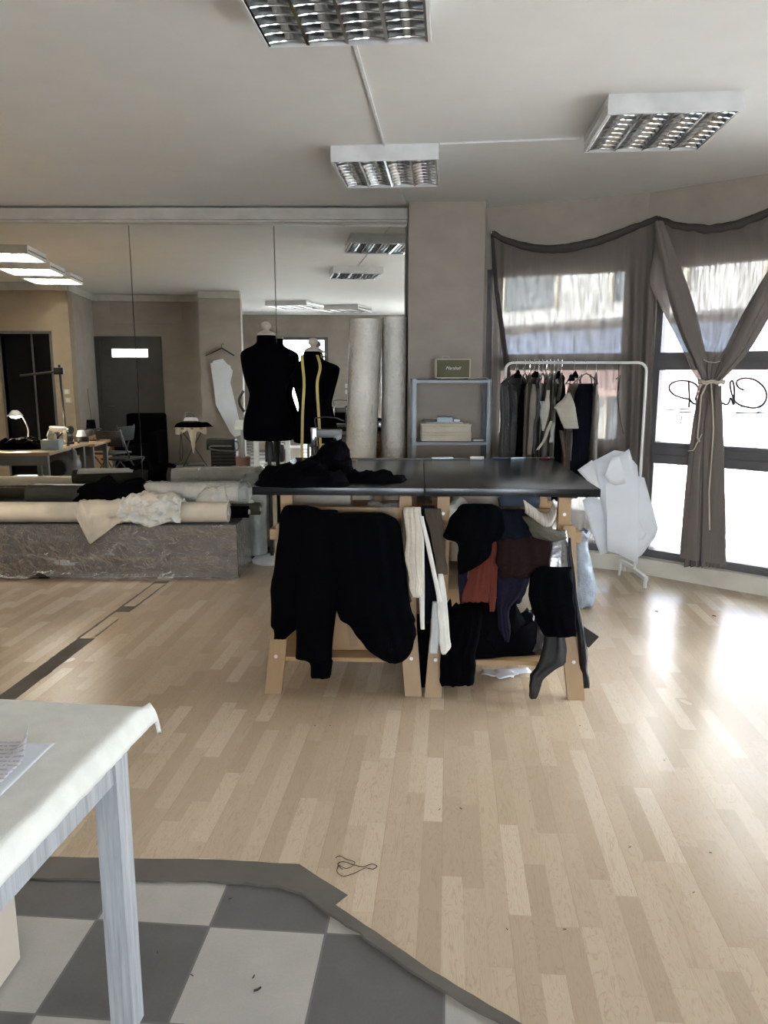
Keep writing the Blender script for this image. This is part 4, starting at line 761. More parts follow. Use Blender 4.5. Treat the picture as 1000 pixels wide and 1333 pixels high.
rows2 = [(1.0, .12, .1, 0), (1.005, .165, .13, 0), (1.05, .175, .135, .0), (1.15, .160, .125, 0), (1.25, .132, .105, 0), (1.31, .128, .102, 0), (1.40, .150, .118, 0), (1.50, .178, .125, 0), (1.575, .196, .105, 0), (1.61, .192, .088, 0), (1.635, .155, .078, 0), (1.66, .095, .07, -.01), (1.685, .072, .065, -.012), (1.725, .066, .06, -.012), (1.732, .055, .05, -.012)]
dress_form('shorter black dress form with a yellow tape measure around its neck', -.576, 6.38, [(1.56+(q[0]-1.56)*1.017, q[1]*1.015, q[2]*.85, q[3]) for q in rows2], 1.733, .99)
mb = MB()
for pts in ([(393, 462, 6.31), (394, 475, 6.28), (396, 500, 6.24), (394, 540, 6.22), (393, 600, 6.22), (394, 640, 6.22)], [(413, 462, 6.31), (417, 478, 6.28), (413, 500, 6.24), (415, 540, 6.22), (417, 575, 6.22), (417, 590, 6.22)]):
    P = [atY(u, v, y) for u, v, y in pts]; L_ = [catm(P, i/24) for i in range(25)]
    mb.loft([[p+V((dx, dy, 0)) for dx, dy in ((-.011, 0), (.011, 0), (.011, .002), (-.011, .002))] for p in L_])
cN = V((-.587, 6.38, 1.69)); P = [cN+V((.078*math.cos(a), .075*math.sin(a), .01)) for a in [i*PI/12 for i in range(13)]]
mb.loft([[p+V((0, 0, -.011)), p+V((0, 0, .011)), p*1+V((.002, .002, .011)), p+V((.002, .002, -.011))] for p in P])
single('tape_measure', mb, M['tape'], 'yellow tape measure hanging around the neck of the shorter dress form', 'tape measure', smooth=30)
# ------------------------------------------------------------------ tall wrapped rolls
def tallroll(label, x0, x1, lean, y, r, z1, seed):
    mb = MB(); n = 36; rings = []
    for j in range(60):
        t = j/59; z = z1*t; c_ = V((x0+(x1-x0)*t, y+lean*t, z)); k_ = 1-.02*t
        rings.append([c_+V((1, 0, 0))*(r*k_*math.cos(2*PI*k/n)*(1+.025*noise.noise(V((k*.4+z*9, z*13, seed)))+.012*abs(noise.noise(V((k*.9+z*16, z*20, seed))))))+V((0, 1, 0))*(r*k_*math.sin(2*PI*k/n)*(1+.03*noise.noise(V((k*.6, z*11, seed+4))))) for k in range(n)])
    mb.loft(rings); rr = thing('wrapped_roll', label, 'fabric roll', (x0, y, 0), 'tall plastic-wrapped rolls'); finish('batting', mb, M['wrapc'], rr, smooth=60)
    mb = MB(); rings = []
    for j in range(60):
        t = j/59; z = .01+(z1-.005)*t; c_ = V((x0+(x1-x0)*t, y+lean*t, z))
        rings.append([c_+V((r*1.035*math.cos(2*PI*k/n)*(1+.02*noise.noise(V((k*.9+z*8, z*14, seed+8)))), r*1.035*math.sin(2*PI*k/n)*(1+.02*noise.noise(V((k*.9, z*14, seed+9)))), 0)) for k in range(n)])
    mb.loft(rings, True, False); finish('plastic_wrap', mb, M['film3'], rr, smooth=60)
p = atY(467.5, 595, 6.25); p2 = atY(476, 418, 6.33); tallroll('thicker plastic-wrapped roll leaning between the dress forms and the column', p.x-.02, p2.x, .10, 6.25, .125, 1.985, 2)
p = atY(514, 500, 6.46); tallroll('thinner plastic-wrapped roll standing upright against the column', p.x-.01, p.x, .02, 6.44, .098, 2.01, 5)
# ------------------------------------------------------------------ plastic-covered platform with fabric rolls
PX1, PY0, PY1, PZ = -1.115, 5.70, 6.28, .43
pf = thing('platform', 'long brown upholstered platform wrapped in clear plastic before the mirror', 'platform', (-3, 6, 0)); sk = math.radians(-1.2)
mb = MB(); mb.box(-5.2, PX1-.006, PY0+.008, PY1-.008, .02, PZ-.006, bev=.012); finish('upholstered_box', mb, M['plum'], pf, smooth=30)
mb = MB()
for x in (-4.9, -2.63, -1.3): mb.box(x-.04, x+.04, PY0+.05, PY1-.05, 0, .03)
finish('feet', mb, M['plas'], pf, smooth=0)
def pside(a, b):
    x = -5.2+(PX1+5.2)*a; z = .015+(PZ-.012)*b; hole = math.exp(-((x+2.62)/.07)**2)*max(0, 1-b*7)
    d = .010*noise.noise(V((x*3, z*9, 1)))+.022*abs(noise.noise(V((x*.9+z*1.5, z*13, 5))))+.008*abs(noise.noise(V((x*5, z*22+x*2, 9))))+.022*max(0, 1-b*8)*(1+noise.noise(V((x*5, 0, 3))))
    return V((x, PY0-d-.002, z+hole*.05+(.010*noise.noise(V((x*4, 1, 8))) if b == 0 else 0)))
mb = MB(); mb.grid(pside, 240, 26)
mb.grid(lambda a, b: V((-5.2+(PX1+5.2)*a, PY0+(PY1-PY0)*b, PZ+.002+.004*noise.noise(V((a*60, b*6, 2))))), 160, 12)
mb.grid(lambda a, b: V((PX1+.003+.008*abs(noise.noise(V((a*5, b*6, 7)))), PY0+(PY1-PY0)*a, .01+(PZ-.008)*b)), 20, 16)
finish('plastic_cover', mb, M['film'], pf, smooth=180)
def hroll(name, label, x0, x1, y, z, r, m, core=True, seed=1, ang=0., sag=.0, caps='card'):
    rt = thing(name, label, 'fabric roll', ((x0+x1)/2, y, z-r), 'fabric rolls on the platform'); n = 32; k_ = max(12, int((x1-x0)/.06)); rings = []; D = V((math.cos(ang), math.sin(ang), 0)); S = V((-math.sin(ang), math.cos(ang), 0)); L_ = x1-x0
    for j in range(k_+1):
        t = j/k_; c_ = V((x1, y, z))-D*(L_*(1-t)); rings.append([c_+S*(r*math.cos(2*PI*k/n)*(1+.04*noise.noise(V((t*L_*2.2+k*.25, k*.35, seed)))))+V((0, 0, r*math.sin(2*PI*k/n)*(1+.03*noise.noise(V((t*L_*2+k*.2, k*.3, seed+3)))))) for k in range(n)])
    mb = MB(); mb.loft(rings); finish('fabric', mb, M[m], rt, smooth=50)
    if core:
        mb = MB()
        for e_, s in ((x1, 1), (x0, -1)):
            c_ = V((x1, y, z))-D*(x1-e_); n2 = 20
            mb.loft([[c_+D*(s*o)+S*(q*math.cos(2*PI*k/n2))+V((0, 0, q*math.sin(2*PI*k/n2))) for k in range(n2)] for q, o in ((r*.42, -.01), (r*.42, .012), (r*.30, .012), (r*.30, -.006), (.001, -.006))], True, False)
        finish('cardboard_core', mb, M[caps], rt)
    return rt
hroll('fabric_roll', 'long ecru fabric roll along the front of the platform', -5.0, -1.19, PY0+.085, PZ+.083, .078, 'ecru', seed=2, caps='paperg')
hroll('fabric_roll', 'black fabric roll sticking out furthest right behind the ecru roll', -4.3, -1.07, PY0+.27, PZ+.052, .047, 'black', seed=3, caps='gold')
hroll('fabric_roll', 'olive fabric roll at the back of the platform beside the black roll', -4.2, -1.00, PY0+.395, PZ+.055, .05, 'olive', seed=4, caps='gold')
xa = atY(37, 640, 6.05).x
hroll('fabric_roll', 'dark grey fabric roll with pale lining lying on the olive roll', xa, -2.15, 6.05, PZ+.18, .075, 'greyc', seed=5)
def flap(a, b):
    x = xa+.05+.5*a; an = math.radians(150-75*b-10*a); r = .083+.004*noise.noise(V((a*6, b*4, 1))); return V((x, 6.05-r*math.cos(an), PZ+.18+r*math.sin(an)))
mb = MB(); mb.grid(flap, 16, 8); single('pale_lining', mb, M['paperg'], 'pale grey lining folded over the dark grey roll', 'cloth', smooth=180, solid=.003)
xb0, xb1 = atY(186, 635, 6.08).x, atY(310, 635, 6.08).x
hroll('fabric_roll', 'white fabric roll in crinkled plastic on top of the rolls at the back', xb0, xb1, 6.08, PZ+.185, .085, 'wrapc', seed=6, core=False)
mb = MB(); n = 30; mb.loft([[V((xb0-.05+(xb1-xb0+.14)*j/50, 6.08+.094*(1+.10*noise.noise(V((j*.5, k*.5, 2))))*math.cos(2*PI*k/n)*(.55 if j in (0, 50) else 1), PZ+.185+.094*(1+.14*noise.noise(V((j*.6, k*.6, 7))))*math.sin(2*PI*k/n)*(.55 if j in (0, 50) else 1))) for k in range(n)] for j in range(51)], True, False)
single('plastic_sleeve', mb, M['film2'], 'crinkled clear plastic sleeve around the white roll at the back', 'plastic', smooth=60)
def drape(name, label, x0, x1, yc, zc, r, a0, a1, drop, m, seed, amp=.012, nu=46, nv=40, skew=0.):
    """cloth lying over a roll: from angle a0 behind, over the top, to a1 in front, then hanging down by drop(a)"""
    def f(a, b):
        dr = drop(a); arc = math.radians(a0-a1)*r; tot = arc+dr; s = b*tot; w = amp*(noise.noise(V((a*9, b*5, seed)))+.6*abs(noise.noise(V((a*17, b*8, seed+4)))))+.004
        x = x0+(x1-x0)*a+skew*b
        if s < arc: an = math.radians(a0)-s/r; return V((x, yc-(r+w)*math.cos(an), zc+(r+w)*math.sin(an)))
        d = s-arc; an = math.radians(a1); return V((x-.25*d*skew, yc-(r+w)*math.cos(an)-.018-w*.6, zc+(r+w)*math.sin(an)-d))
    mb = MB(); mb.grid(f, nu, nv); return single(name, mb, M[m], label, 'cloth', 'cloths thrown over the rolls', smooth=180, solid=.004)
xc0, xc1 = atY(108, 640, 5.85).x, atY(205, 640, 5.85).x
# front is towards -y: angles measured from +y over the top to -y
def drop1(a): return max(.002, .23*(1-abs(a-.16)/.16)) if a < .16 else max(.002, .23*(1-(a-.16)/.55))
drape('ecru_cloth', 'ecru cloth thrown over the long roll with a pointed corner hanging down', xc0, xc1, PY0+.085, PZ+.083, .085, 140, 0, drop1, 'ecru', 3, .016)
xd0, xd1 = atY(170, 640, 5.85).x, atY(238, 640, 5.85).x
drape('white_satin', 'white satin draped over the long roll and crumpled at its foot', xd0-.05, xd1+.02, PY0+.095, PZ+.088, .095, 120, 5, lambda a: .085-.02*math.sin(a*9), 'white', 21, .045, 60, 50)
mb = heap(V(((xd0+xd1)/2-.03, PY0+.13, PZ+.135)), .27, .10, .085, 22, .45, freq=12); single('white_satin', mb, M['cream'], 'crumpled cream satin lying on top of the long roll', 'cloth')
xe0, xe1 = atY(112, 640, 6.0).x, atY(190, 640, 6.0).x
mb = heap(V(((xe0+xe1)/2, 6.0, PZ+.10)), .33, .12, .20, 24, .3, freq=7); single('black_velvet', mb, M['black'], 'black velvet heaped between the grey roll and the plastic-wrapped roll', 'cloth')
xf = atY(275, 636, 5.98); mb = heap(V((xf.x, 5.99, PZ+.10)), .14, .08, .125, 25, .35, freq=10); single('plastic_sack', mb, mat('cream_film_bag', (.58, .55, .47), .25, bump=.7, bscale=20, var=.2), 'bulging translucent cream plastic sack behind the end of the long roll', 'bag')
xg = atY(318, 632, 6.12); mb = heap(V((xg.x-.03, 6.15, PZ+.10)), .12, .08, .15, 26, .4, freq=10); single('plastic_sheet', mb, M['aqua'], 'crumpled greenish plastic at the right end of the back roll', 'plastic')
p = atY(336, 700, 6.40); mb = MB(); mb.lathe([(.0, .0), (.07, .0), (.078, .03), (.074, .3), (.08, .45), (.076, .56), (.05, .58), (0, .582)], (p.x, 6.42, .03), 20); o_ = single('wrapped_bolt', mb, M['aqua'], 'upright fabric bolt in greenish plastic behind the platform end', 'fabric roll', smooth=40)
mb = MB(); mb.lathe([(0, 0), (.10, 0), (.10, .02), (.085, .03), (0, .03)], (p.x, 6.42, 0), 20); single('bolt_stand', mb, M['red'], 'dark red foot under the upright wrapped bolt', 'stand')
# ------------------------------------------------------------------ steel shelf unit with loudspeaker
y0 = 5.95; xl = atY(536.5, 495, y0).x; xr = atY(641, 495, y0).x; zt = atY(590, 494, y0).z; zm = atY(590, 575, y0).z; y1 = 6.285
sh = thing('shelf_unit', 'grey steel shelf unit standing against the plaster column', 'shelf unit', ((xl+xr)/2, y0+.16, 0))
for x, s in ((xl, 1), (xr, -1)):
    for y, t in ((y0, 1), (y1, -1)):
        mb = MB(); mb.box(min(x, x+s*.035), max(x, x+s*.035), min(y, y+t*.003), max(y, y+t*.003), 0, zt+.003); mb.box(min(x, x+s*.003), max(x, x+s*.003), min(y, y+t*.035), max(y, y+t*.035), 0, zt+.003); finish('post', mb, M['galv'], sh, smooth=0)
for z in (.12, .56, zm, zt):
    mb = MB(); mb.box(xl+.004, xr-.004, y0+.004, y1-.004, z-.004, z); mb.box(xl+.004, xr-.004, y0+.004, y0+.007, z-.026, z); mb.box(xl+.004, xr-.004, y1-.007, y1-.004, z-.026, z); finish('shelf', mb, M['galv'], sh, smooth=0)
a, b = atY(567, 490.5, y0+.04), atY(613, 465, y0+.04); yb = y0+.04; zb = zt+.008
sp = thing('loudspeaker', 'small olive fronted loudspeaker on top of the steel shelf', 'loudspeaker', ((a.x+b.x)/2, yb+.07, zt)); hgt = b.z-a.z
mb = MB(); mb.box(a.x, b.x, yb+.004, yb+.14, zb, zb+hgt, bev=.005); finish('cabinet', mb, M['gold'], sp, smooth=30)
mb = MB()
for q in ((a.x, b.x, zb, zb+.008), (a.x, b.x, zb+hgt-.008, zb+hgt), (a.x, a.x+.008, zb, zb+hgt), (b.x-.008, b.x, zb, zb+hgt)): mb.box(q[0], q[1], yb-.004, yb+.006, q[2], q[3])
finish('front_frame', mb, M['gold'], sp, smooth=0)
mb = MB(); mb.box(a.x+.008, b.x-.008, yb-.001, yb+.005, zb+.008, zb+hgt-.008); finish('grille', mb, M['grille'], sp, smooth=0)
for x in (a.x+.03, b.x-.03): mb = MB(); mb.box(x-.015, x+.015, yb+.01, yb+.12, zt, zb, bev=.001); finish('foot', mb, M['plas'], sp, smooth=0)
text('lettering', 'Marshall', .034, M['letter'], sp, ((a.x+b.x)/2, yb-.003, zb+hgt*.52), (1, 0, 0), (0, 0, 1), .35)
mb = MB(); mb.tube([(a.x+.05, yb+.08, zb+hgt), (a.x+.06, yb+.08, zb+hgt+.022), (a.x+.10, yb+.08, zb+hgt+.024), (a.x+.12, yb+.08, zb+hgt)], .002, 6); finish('carry_loop', mb, M['gold'], sp)
mb = MB(); mb.tube([catm([V(p) for p in ((b.x+.01, yb+.1, zt+.006), (xr-.08, yb+.05, zt+.012), (xr-.03, y0+.02, zt+.004), (xr-.022, y0-.008, zt-.06), (xr-.018, y0-.010, zt-.22), (xr-.035, y0-.012, zt-.38), (xr-.03, y0-.01, zt-.56))], i/40) for i in range(41)], .003, 6); single('power_cable', mb, M['plasw'], 'pale power cable running down the right post of the shelf', 'cable')
xa_, xb_ = atY(549, 570, y0+.03).x, atY(613.5, 570, y0+.03).x; hb = .067
for k, lb in ((0, 'lower of two cream storage boxes on the steel shelf'), (1, 'upper of two cream storage boxes on the steel shelf')):
    r = thing('storage_box', lb, 'box', ((xa_+xb_)/2, y0+.15, zm+.001+k*(hb+.001)), 'cream storage boxes on the shelf'); z = zm+.001+k*(hb+.001)
    mb = MB(); mb.box(xa_+.002*k, xb_-.003*k, y0+.03, y0+.28, z, z+hb-.018, bev=.002); finish('box_body', mb, M['cream'], r, smooth=20); mb = MB(); mb.box(xa_-.002, xb_+.001, y0+.027, y0+.283, z+hb-.017, z+hb, bev=.002); finish('box_lid', mb, M['cream'], r, smooth=20)
zz = zm+.003+2*hb
def shbox(name, lb, cat, u0, u1, d0, d1, z0, h, m, rz=0.): mb = MB(); mb.box(atY(u0, 545, y0+.05).x, atY(u1, 545, y0+.05).x, y0+d0, y0+d1, z0+.0005, z0+h, rz=rz, bev=.002); return single(name, mb, M[m], lb, cat, None, smooth=20)
shbox('folder', 'grey folder lying on the upper cream box', 'folder', 554, 603, .05, .24, zz, .010, 'paperg')
shbox('black_notebook', 'black notebook on the grey folder', 'book', 552, 572, .07, .2, zz+.011, .012, 'plas', .1); shbox('paper_stack', 'bluish white paper stack on the grey folder', 'paper', 570, 590, .06, .2, zz+.011, .036, 'lblue', -.05)
shbox('white_envelope', 'white envelope beside the paper stack on the grey folder', 'envelope', 590, 598, .08, .2, zz+.011, .02, 'paper', .15)
shbox('white_remote', 'small white remote on the shelf right of the cream boxes', 'remote', 616, 630, .05, .10, zm, .012, 'plasw', .1)
shbox('grey_tray', 'grey tray with papers on the lower shelf', 'tray', 560, 600, .05, .2, .56, .05, 'galv')
# ------------------------------------------------------------------ clothes rail with hanging clothes
ry = 5.72; xr0 = atY(664, 473, ry).x; xr1 = atY(837, 470, ry).x; zr = 1.635
rk = thing('clothes_rail', 'white metal clothes rail in front of the left curtain', 'clothes rail', ((xr0+xr1)/2, ry, 0))
mb = MB(); pts = [(xr0-.03, ry, .07)]+[(xr0-.03, ry, z) for z in (.4, .8, 1.2, zr-.06)]+[(xr0-.03+.05*(1-math.cos(a)), ry, zr-.05+.05*math.sin(a)) for a in (.3, .7, 1.1, PI/2)]+[(xr1-.03, ry, zr)]+[(xr1+.03-.06*(1-math.sin(a)), ry, zr-.06+.06*math.cos(a)) for a in (.4, .8, 1.2, PI/2)]+[(xr1+.03, ry, z) for z in (1.2, .8, .4, .07)]
mb.tube(pts, .0105, 10); finish('rail_tube', mb, M['rail'], rk, smooth=60)
for x in (xr0-.03, xr1+.03):
    mb = MB(); mb.bar((x, ry-.27, .075), (x, ry+.27, .075), .03, .03); mb.cyl((x, ry-.25, .0), (x, ry-.25, .07), .012, 10); mb.cyl((x, ry+.25, 0), (x, ry+.25, .07), .012, 10); finish('foot_bar', mb, M['rail'], rk)
p = atZ(806, 749, 0); mb = MB(); mb.cyl((p.x, p.y, 0), (p.x+.01, p.y, .13), .010, 10); mb.bar((p.x, p.y, .125), (xr1+.03, ry, .09), .025, .02); finish('stay', mb, M['rail'], rk)
def make_hanger(label):
    r = thing('clothes_hanger', label, 'clothes hanger', (0, 0, 0), 'clothes hangers on the white rail')
    mb = MB(); mb.tube([V((.016*math.cos(a), 0, -.016+.016+.0*a))+V((0, 0, .0145*math.sin(a)-.003)) for a in [PI*1.15-i*PI*1.3/10 for i in range(11)]]+[V((.0, 0, -.06)), V((0, 0, -.09))], .0022, 6); finish('hook', mb, M['chrome'], r)
    mb = MB(); mb.tube([V(p) for p in ((-.19, 0, -.165), (-.10, 0, -.118), (0, 0, -.09), (.10, 0, -.118), (.19, 0, -.165))], .005, 8); mb.tube([(-.19, 0, -.165), (.19, 0, -.165)], .0025, 6); finish('shoulder_bar', mb, M['plas'], r)
    return r
HG = make_hanger('thin clothes hanger on the white clothes rail')
def body(W, T_, z0, L_, m, seed, strap=True, hemj=.02):    # garment profile in hanger coordinates
    mb = MB(); n = 36; rows = [(-.10, .02, .012), (-.125, W*.45, .022), (-.16, W*.86, T_*.55), (-.19, W*.97, T_*.75), (-.30, W*.93, T_), (-.45, W*.88, T_), (-.62, W*.95, T_*1.05), (-L_, W*1.02, T_*1.15)] if not strap else [(-.165, W*.62, .016), (-.20, W*.66, T_*.5), (-.26, W*.80, T_*.85), (-.36, W*.86, T_), (-.50, W*.82, T_*.95), (-.66, W*.94, T_*1.05), (-L_, W*1.06, T_*1.2)]
    R_ = smoothrows([list(q) for q in rows], 5); rings = []
    for j, (z, w, t) in enumerate(R_):
        lo = min(1, j/18); rings.append([V((w*math.cos(2*PI*k/n), t*math.sin(2*PI*k/n)*(1+.35*lo*math.sin(k*2.1+seed+z*3)), z+z0+hemj*lo*math.sin(k*.8+seed)*(j > len(R_)-3))) for k in range(n)])
    mb.loft(rings)
    if strap:
        for s in (-1, 1): mb.tube([(s*W*.55, 0, -.165), (s*W*.42, 0, -.10), (s*W*.36, 0, -.118)], .004, 6)
    return mb
GL = [ # x px on the rail, turn deg, half width, half thickness, length, material, straps, label
 (672, 58, .19, .035, .95, 'greyc2', 0, 'charcoal jacket at the left end of the clothes rail'), (684, 80, .17, .022, .9, 'black', 1, 'black strappy dress second on the clothes rail, after the charcoal jacket'),
 (690, 84, .18, .02, .92, 'taupe', 0, 'taupe top third on the clothes rail, right of the black dress'), (696, 80, .19, .02, .85, 'brown', 0, 'dark brown dress fourth on the clothes rail, right of the taupe top'),
 (702, 86, .18, .018, .95, 'greyc', 0, 'dark grey top fifth on the clothes rail, before the beige blouse'), (707, 75, .15, .022, .72, 'beige', 1, 'beige strappy blouse in the middle of the clothes rail'),
 (712, 84, .18, .018, .98, 'greyc2', 1, 'charcoal strappy dress just right of the beige blouse'), (717, 80, .19, .018, .88, 'taupe', 0, 'taupe jacket between the charcoal dress and the olive top'),
 (722, 86, .17, .018, .93, 'olive', 0, 'olive top between the taupe jacket and the pale grey skirt'), (727, 78, .16, .02, .78, 'paleg', 1, 'pale grey skirt with ruffles left of the black trousers'),
 (732, 82, .18, .02, 1.0, 'black', 0, 'black trousers left of the cream leather apron'), (748, 70, .17, .03, 1.0, 'brown2', 1, 'brown leather dress directly under the cream apron'),
 (764, 58, .17, .05, .98, 'navy', 1, 'navy dress hanging apart near the right of the rail'), (777, 88, .15, .02, .92, 'taupe', 1, 'taupe dress at the right end of the clothes rail, behind the navy dress')]
M['greyc2'] = mat('charcoal_cloth', (.035, .034, .034), .6, bump=.4, bscale=60); M['taupe'] = mat('taupe_cloth', (.16, .14, .115), .6, bump=.4, bscale=50); M['beige'] = mat('beige_cloth', (.40, .37, .31), .55, bump=.4, bscale=40)
M['paleg'] = mat('pale_grey_cloth', (.33, .32, .29), .5, bump=.4, bscale=40); M['brown2'] = mat('brown_leather', (.06, .038, .024), .3, bump=.3, bscale=50)
for k, (u, tr, W, T_, L_, m, st, lb) in enumerate(GL):
    x = atY(u, 472, ry).x; rz = math.radians(tr-10); loc = V((x, ry, zr+.0135))
    if k == 0: HG.location = loc; HG.rotation_euler.z = rz; WM[HG] = loc
    else: dup(HG, loc, rz)
    mb = body(W, T_*1.35, 0, L_, m, k*1.3, bool(st)); o = finish(('jacket', 'dress', 'top', 'dress', 'top', 'blouse', 'dress', 'jacket', 'top', 'skirt', 'trousers', 'dress', 'dress', 'dress')[k], mb, M[m], None, smooth=60, loc=(0, 0, 0)); o.location = loc; o.rotation_euler.z = rz; tag(o, lb, 'clothing', 'clothes on the rail')
mb = cloth([(511, 738, 742, 5.50), (520, 732, 746, 5.48), (529, 722, 749, 5.46), (536, 725, 750, 5.455), (555, 733, 753, 5.45), (558, 735, 753, 5.45)], thick=.025, folds=1, amp=.004, seed=50, edge=.001); single('leather_apron', mb, M['beige'], 'cream leather apron hanging in front of the brown leather dress', 'clothing', 'clothes on the rail', smooth=180)
for k, (rows, m, lb) in enumerate((([(522, 702, 712, 5.50), (540, 703, 709, 5.48), (561, 706, 708, 5.47)], 'paleg', 'pale pointed ruffle hanging from the beige blouse'), ([(548, 716, 720, 5.50), (570, 707, 712, 5.47), (586, 698, 703, 5.46)], 'beige', 'beige belt hanging slanted across the dark clothes'), ([(550, 715, 722, 5.50), (568, 716, 721, 5.48), (576, 714, 720, 5.47)], 'paleg', 'short pale tab hanging beside the beige belt'))):
    single(('ruffle', 'belt', 'tab')[k], cloth(rows, thick=.015, folds=2, amp=.004, seed=60+k, n=10), M[m], lb, 'clothing', 'clothes on the rail', smooth=180)
for k, (rows, m, nm, lb) in enumerate((([(500, 693, 697, 5.52), (520, 690, 699, 5.50), (560, 688, 696, 5.48), (592, 686, 692, 5.47)], 'taupe', 'lapel', 'long taupe lapel hanging third from the left between dark clothes'),
    ([(505, 699, 703, 5.52), (535, 698, 705, 5.50), (553, 694, 699, 5.48), (590, 694, 697, 5.47)], 'greyc2', 'lapel', 'charcoal pointed lapel beside the long taupe lapel'),
    ([(508, 711, 716, 5.52), (530, 708, 716, 5.49), (558, 704, 710, 5.48)], 'beige', 'ruffle', 'beige ruffle with a slanted hem in the middle of the rail'),
    ([(490, 729, 733, 5.54), (505, 727, 732, 5.52), (522, 723, 729, 5.50)], 'greyc', 'strap', 'dark grey strap above the cream leather apron'),
    ([(560, 728, 733, 5.50), (575, 730, 737, 5.48), (598, 734, 738, 5.46)], 'brown2', 'tail', 'glossy brown tail below the cream leather apron'),
    ([(562, 742, 746, 5.50), (580, 741, 745, 5.48), (600, 741, 744, 5.46)], 'greyc2', 'tail', 'charcoal tail below the right of the cream apron'))):
    single('leather_'+nm, cloth(rows, thick=.02, folds=1, amp=.004, seed=80+k, n=10, edge=.002), M[m], lb, 'clothing', 'clothes on the rail', smooth=180)
for k, (u, v) in enumerate(((674, 492), (697, 491), (727, 493), (744, 496), (749, 492))):
    c = atY(u, v, 5.56); mb = heap(c, .022, .02, .045, 90+k, .6, n=18, m=8, freq=30); single('strap_knot', mb, M['black'], 'black strap knot at the top of the clothes on the rail', 'strap', 'strap knots on the clothes rail')
p = atY(806, 470, ry); mb = MB(); mb.tube([(p.x, ry, zr+.015), (p.x+.002, ry, zr-.1), (p.x-.004, ry-.02, zr-.25), (p.x, ry-.12, zr-.42), (p.x, ry-.2, zr-.50)], .004, 6); mb.tube([(p.x-.02, ry-.01, zr-.12), (p.x+.01, ry-.01, zr-.09), (p.x+.005, ry-.01, zr-.2)], .004, 6); single('pattern_hook', mb, M['plas'], 'black cord hook holding the white pattern papers on the rail', 'hook')
# paper patterns
PP = [([(752, 612), (771, 598.5), (779, 627), (786, 650), (772, 634)], 5.34, 'pointed white pattern piece at the upper left of the paper bundle'),
 ([(758, 651), (770, 645), (788, 655), (791, 719), (782, 723), (772, 697)], 5.37, 'narrow white pattern piece at the lower left, next to the table corner'),
 ([(771, 601), (800, 586), (813, 588), (800, 640), (792, 700), (784, 660)], 5.355, 'white pattern piece with a sloping shoulder behind the bodice pattern'),
 ([(789, 619), (797, 600), (819, 584), (823, 598), (830, 606), (832, 632), (831, 735), (822, 730), (806, 722), (790, 718), (789, 631)], 5.32, 'largest white bodice pattern piece in front of the paper bundle'),
 ([(787, 619), (796, 596), (806, 593), (813, 619), (815, 629), (802, 632), (793, 628)], 5.30, 'small white collar pattern on the bodice pattern'),
 ([(828, 619), (839, 622), (848, 655), (857, 687), (854, 698), (836, 722), (829, 727)], 5.36, 'white sleeve pattern at the right, against the window'),
 ([(827, 668), (836, 686), (842, 694), (838, 701), (827, 706)], 5.34, 'small pointed white pattern between the bodice and the sleeve patterns')]
for poly, y, lb in PP:
    cx = sum(p[0] for p in poly)/len(poly); b = bmesh.new(); y = 5.32+(y-5.32)*2.2; P = [atY(u, v, y) for u, v in poly]; mb = MB(); mb.b.free(); mb.b = b
    mb.face([b.verts.new(p) for p in P]); bmesh.ops.triangulate(b, faces=b.faces[:]); bmesh.ops.subdivide_edges(b, edges=b.edges[:], cuts=4, use_grid_fill=True)
    c_ = atY(cx, 650, y).x
    for v in b.verts: v.co.y += .25*(v.co.x-c_)**2-.006*noise.noise(V((v.co.x*6, v.co.z*4, y*10)))
    single('paper_pattern', mb, M['paper'], lb, 'paper pattern', 'white paper patterns at the rail', smooth=180, solid=.0015)
# ------------------------------------------------------------------ white table in the foreground
ta = math.radians(-7.0); DF = V((-math.sin(ta), math.cos(ta), 0)); SF = V((math.cos(ta), math.sin(ta), 0)); O = V((-.592, 1.645, 0))   # far right outer corner of the leg
tp = lambda s, d, z: O+SF*s-DF*d+V((0, 0, z))     # s to the right, d towards the camera
tb = thing('work_table', 'white painted wooden table in the foreground under a white felt cloth', 'table', tp(-.6, .6, 0))
def tbx(s0, s1, d0, d1, z0, z1, bev=.002): mb = MB(); return mb.hexa([tp(s, d, z) for z in (z0, z1) for s, d in ((s0, d0), (s0, d1), (s1, d1), (s1, d0))], bev)
for s0, d0 in ((-.056, 0), (-.056, 1.34), (-1.27, 0), (-1.27, 1.34)): finish('leg', tbx(s0, s0+.056, d0, d0+.06, 0, .755), M['whitew'], tb, smooth=20)
finish('apron', tbx(-.030, -.006, .06, 1.34, .652, .755), M['whitew'], tb, smooth=20); finish('apron', tbx(-1.22, -.056, .012, .034, .652, .755), M['whitew'], tb, smooth=20); finish('apron', tbx(-1.26, -1.236, .06, 1.34, .652, .755), M['whitew'], tb, smooth=20)
finish('board', tbx(-1.30, .012, -.03, 1.44, .755, .785), M['whitew'], tb, smooth=20)
def felt(a, b):      # a across (0 left, 1 right), b from the far edge to the near edge, with rounded overhang
    sx = -1.36+a*1.445; sd = -.115+b*1.62; zt_ = .792+.0022*noise.noise(V((sx*5, sd*5, 1)))
    s, d, z = sx, sd, zt_
    if sx > .02: o = sx-.02; s = .016+.024*(1-math.exp(-o/.03)); z -= max(0, o-.006)*.85*(.88+.10*noise.noise(V((sd*4, 0, 2)))+.05*b)
    if sd < -.035: o = -.035-sd; d = -.035-.03*(1-math.exp(-o/.03)); z -= max(0, o-.006)*.7*(1 if sx < .0 else .9)
    if sx > .02 and sd < -.035: s += .012; d -= .004; z += .016
    return tp(s, d, z+.004*(noise.noise(V((sx*60, sd*60, 3))) if a in (0, 1) or b in (0, 1) else 0))
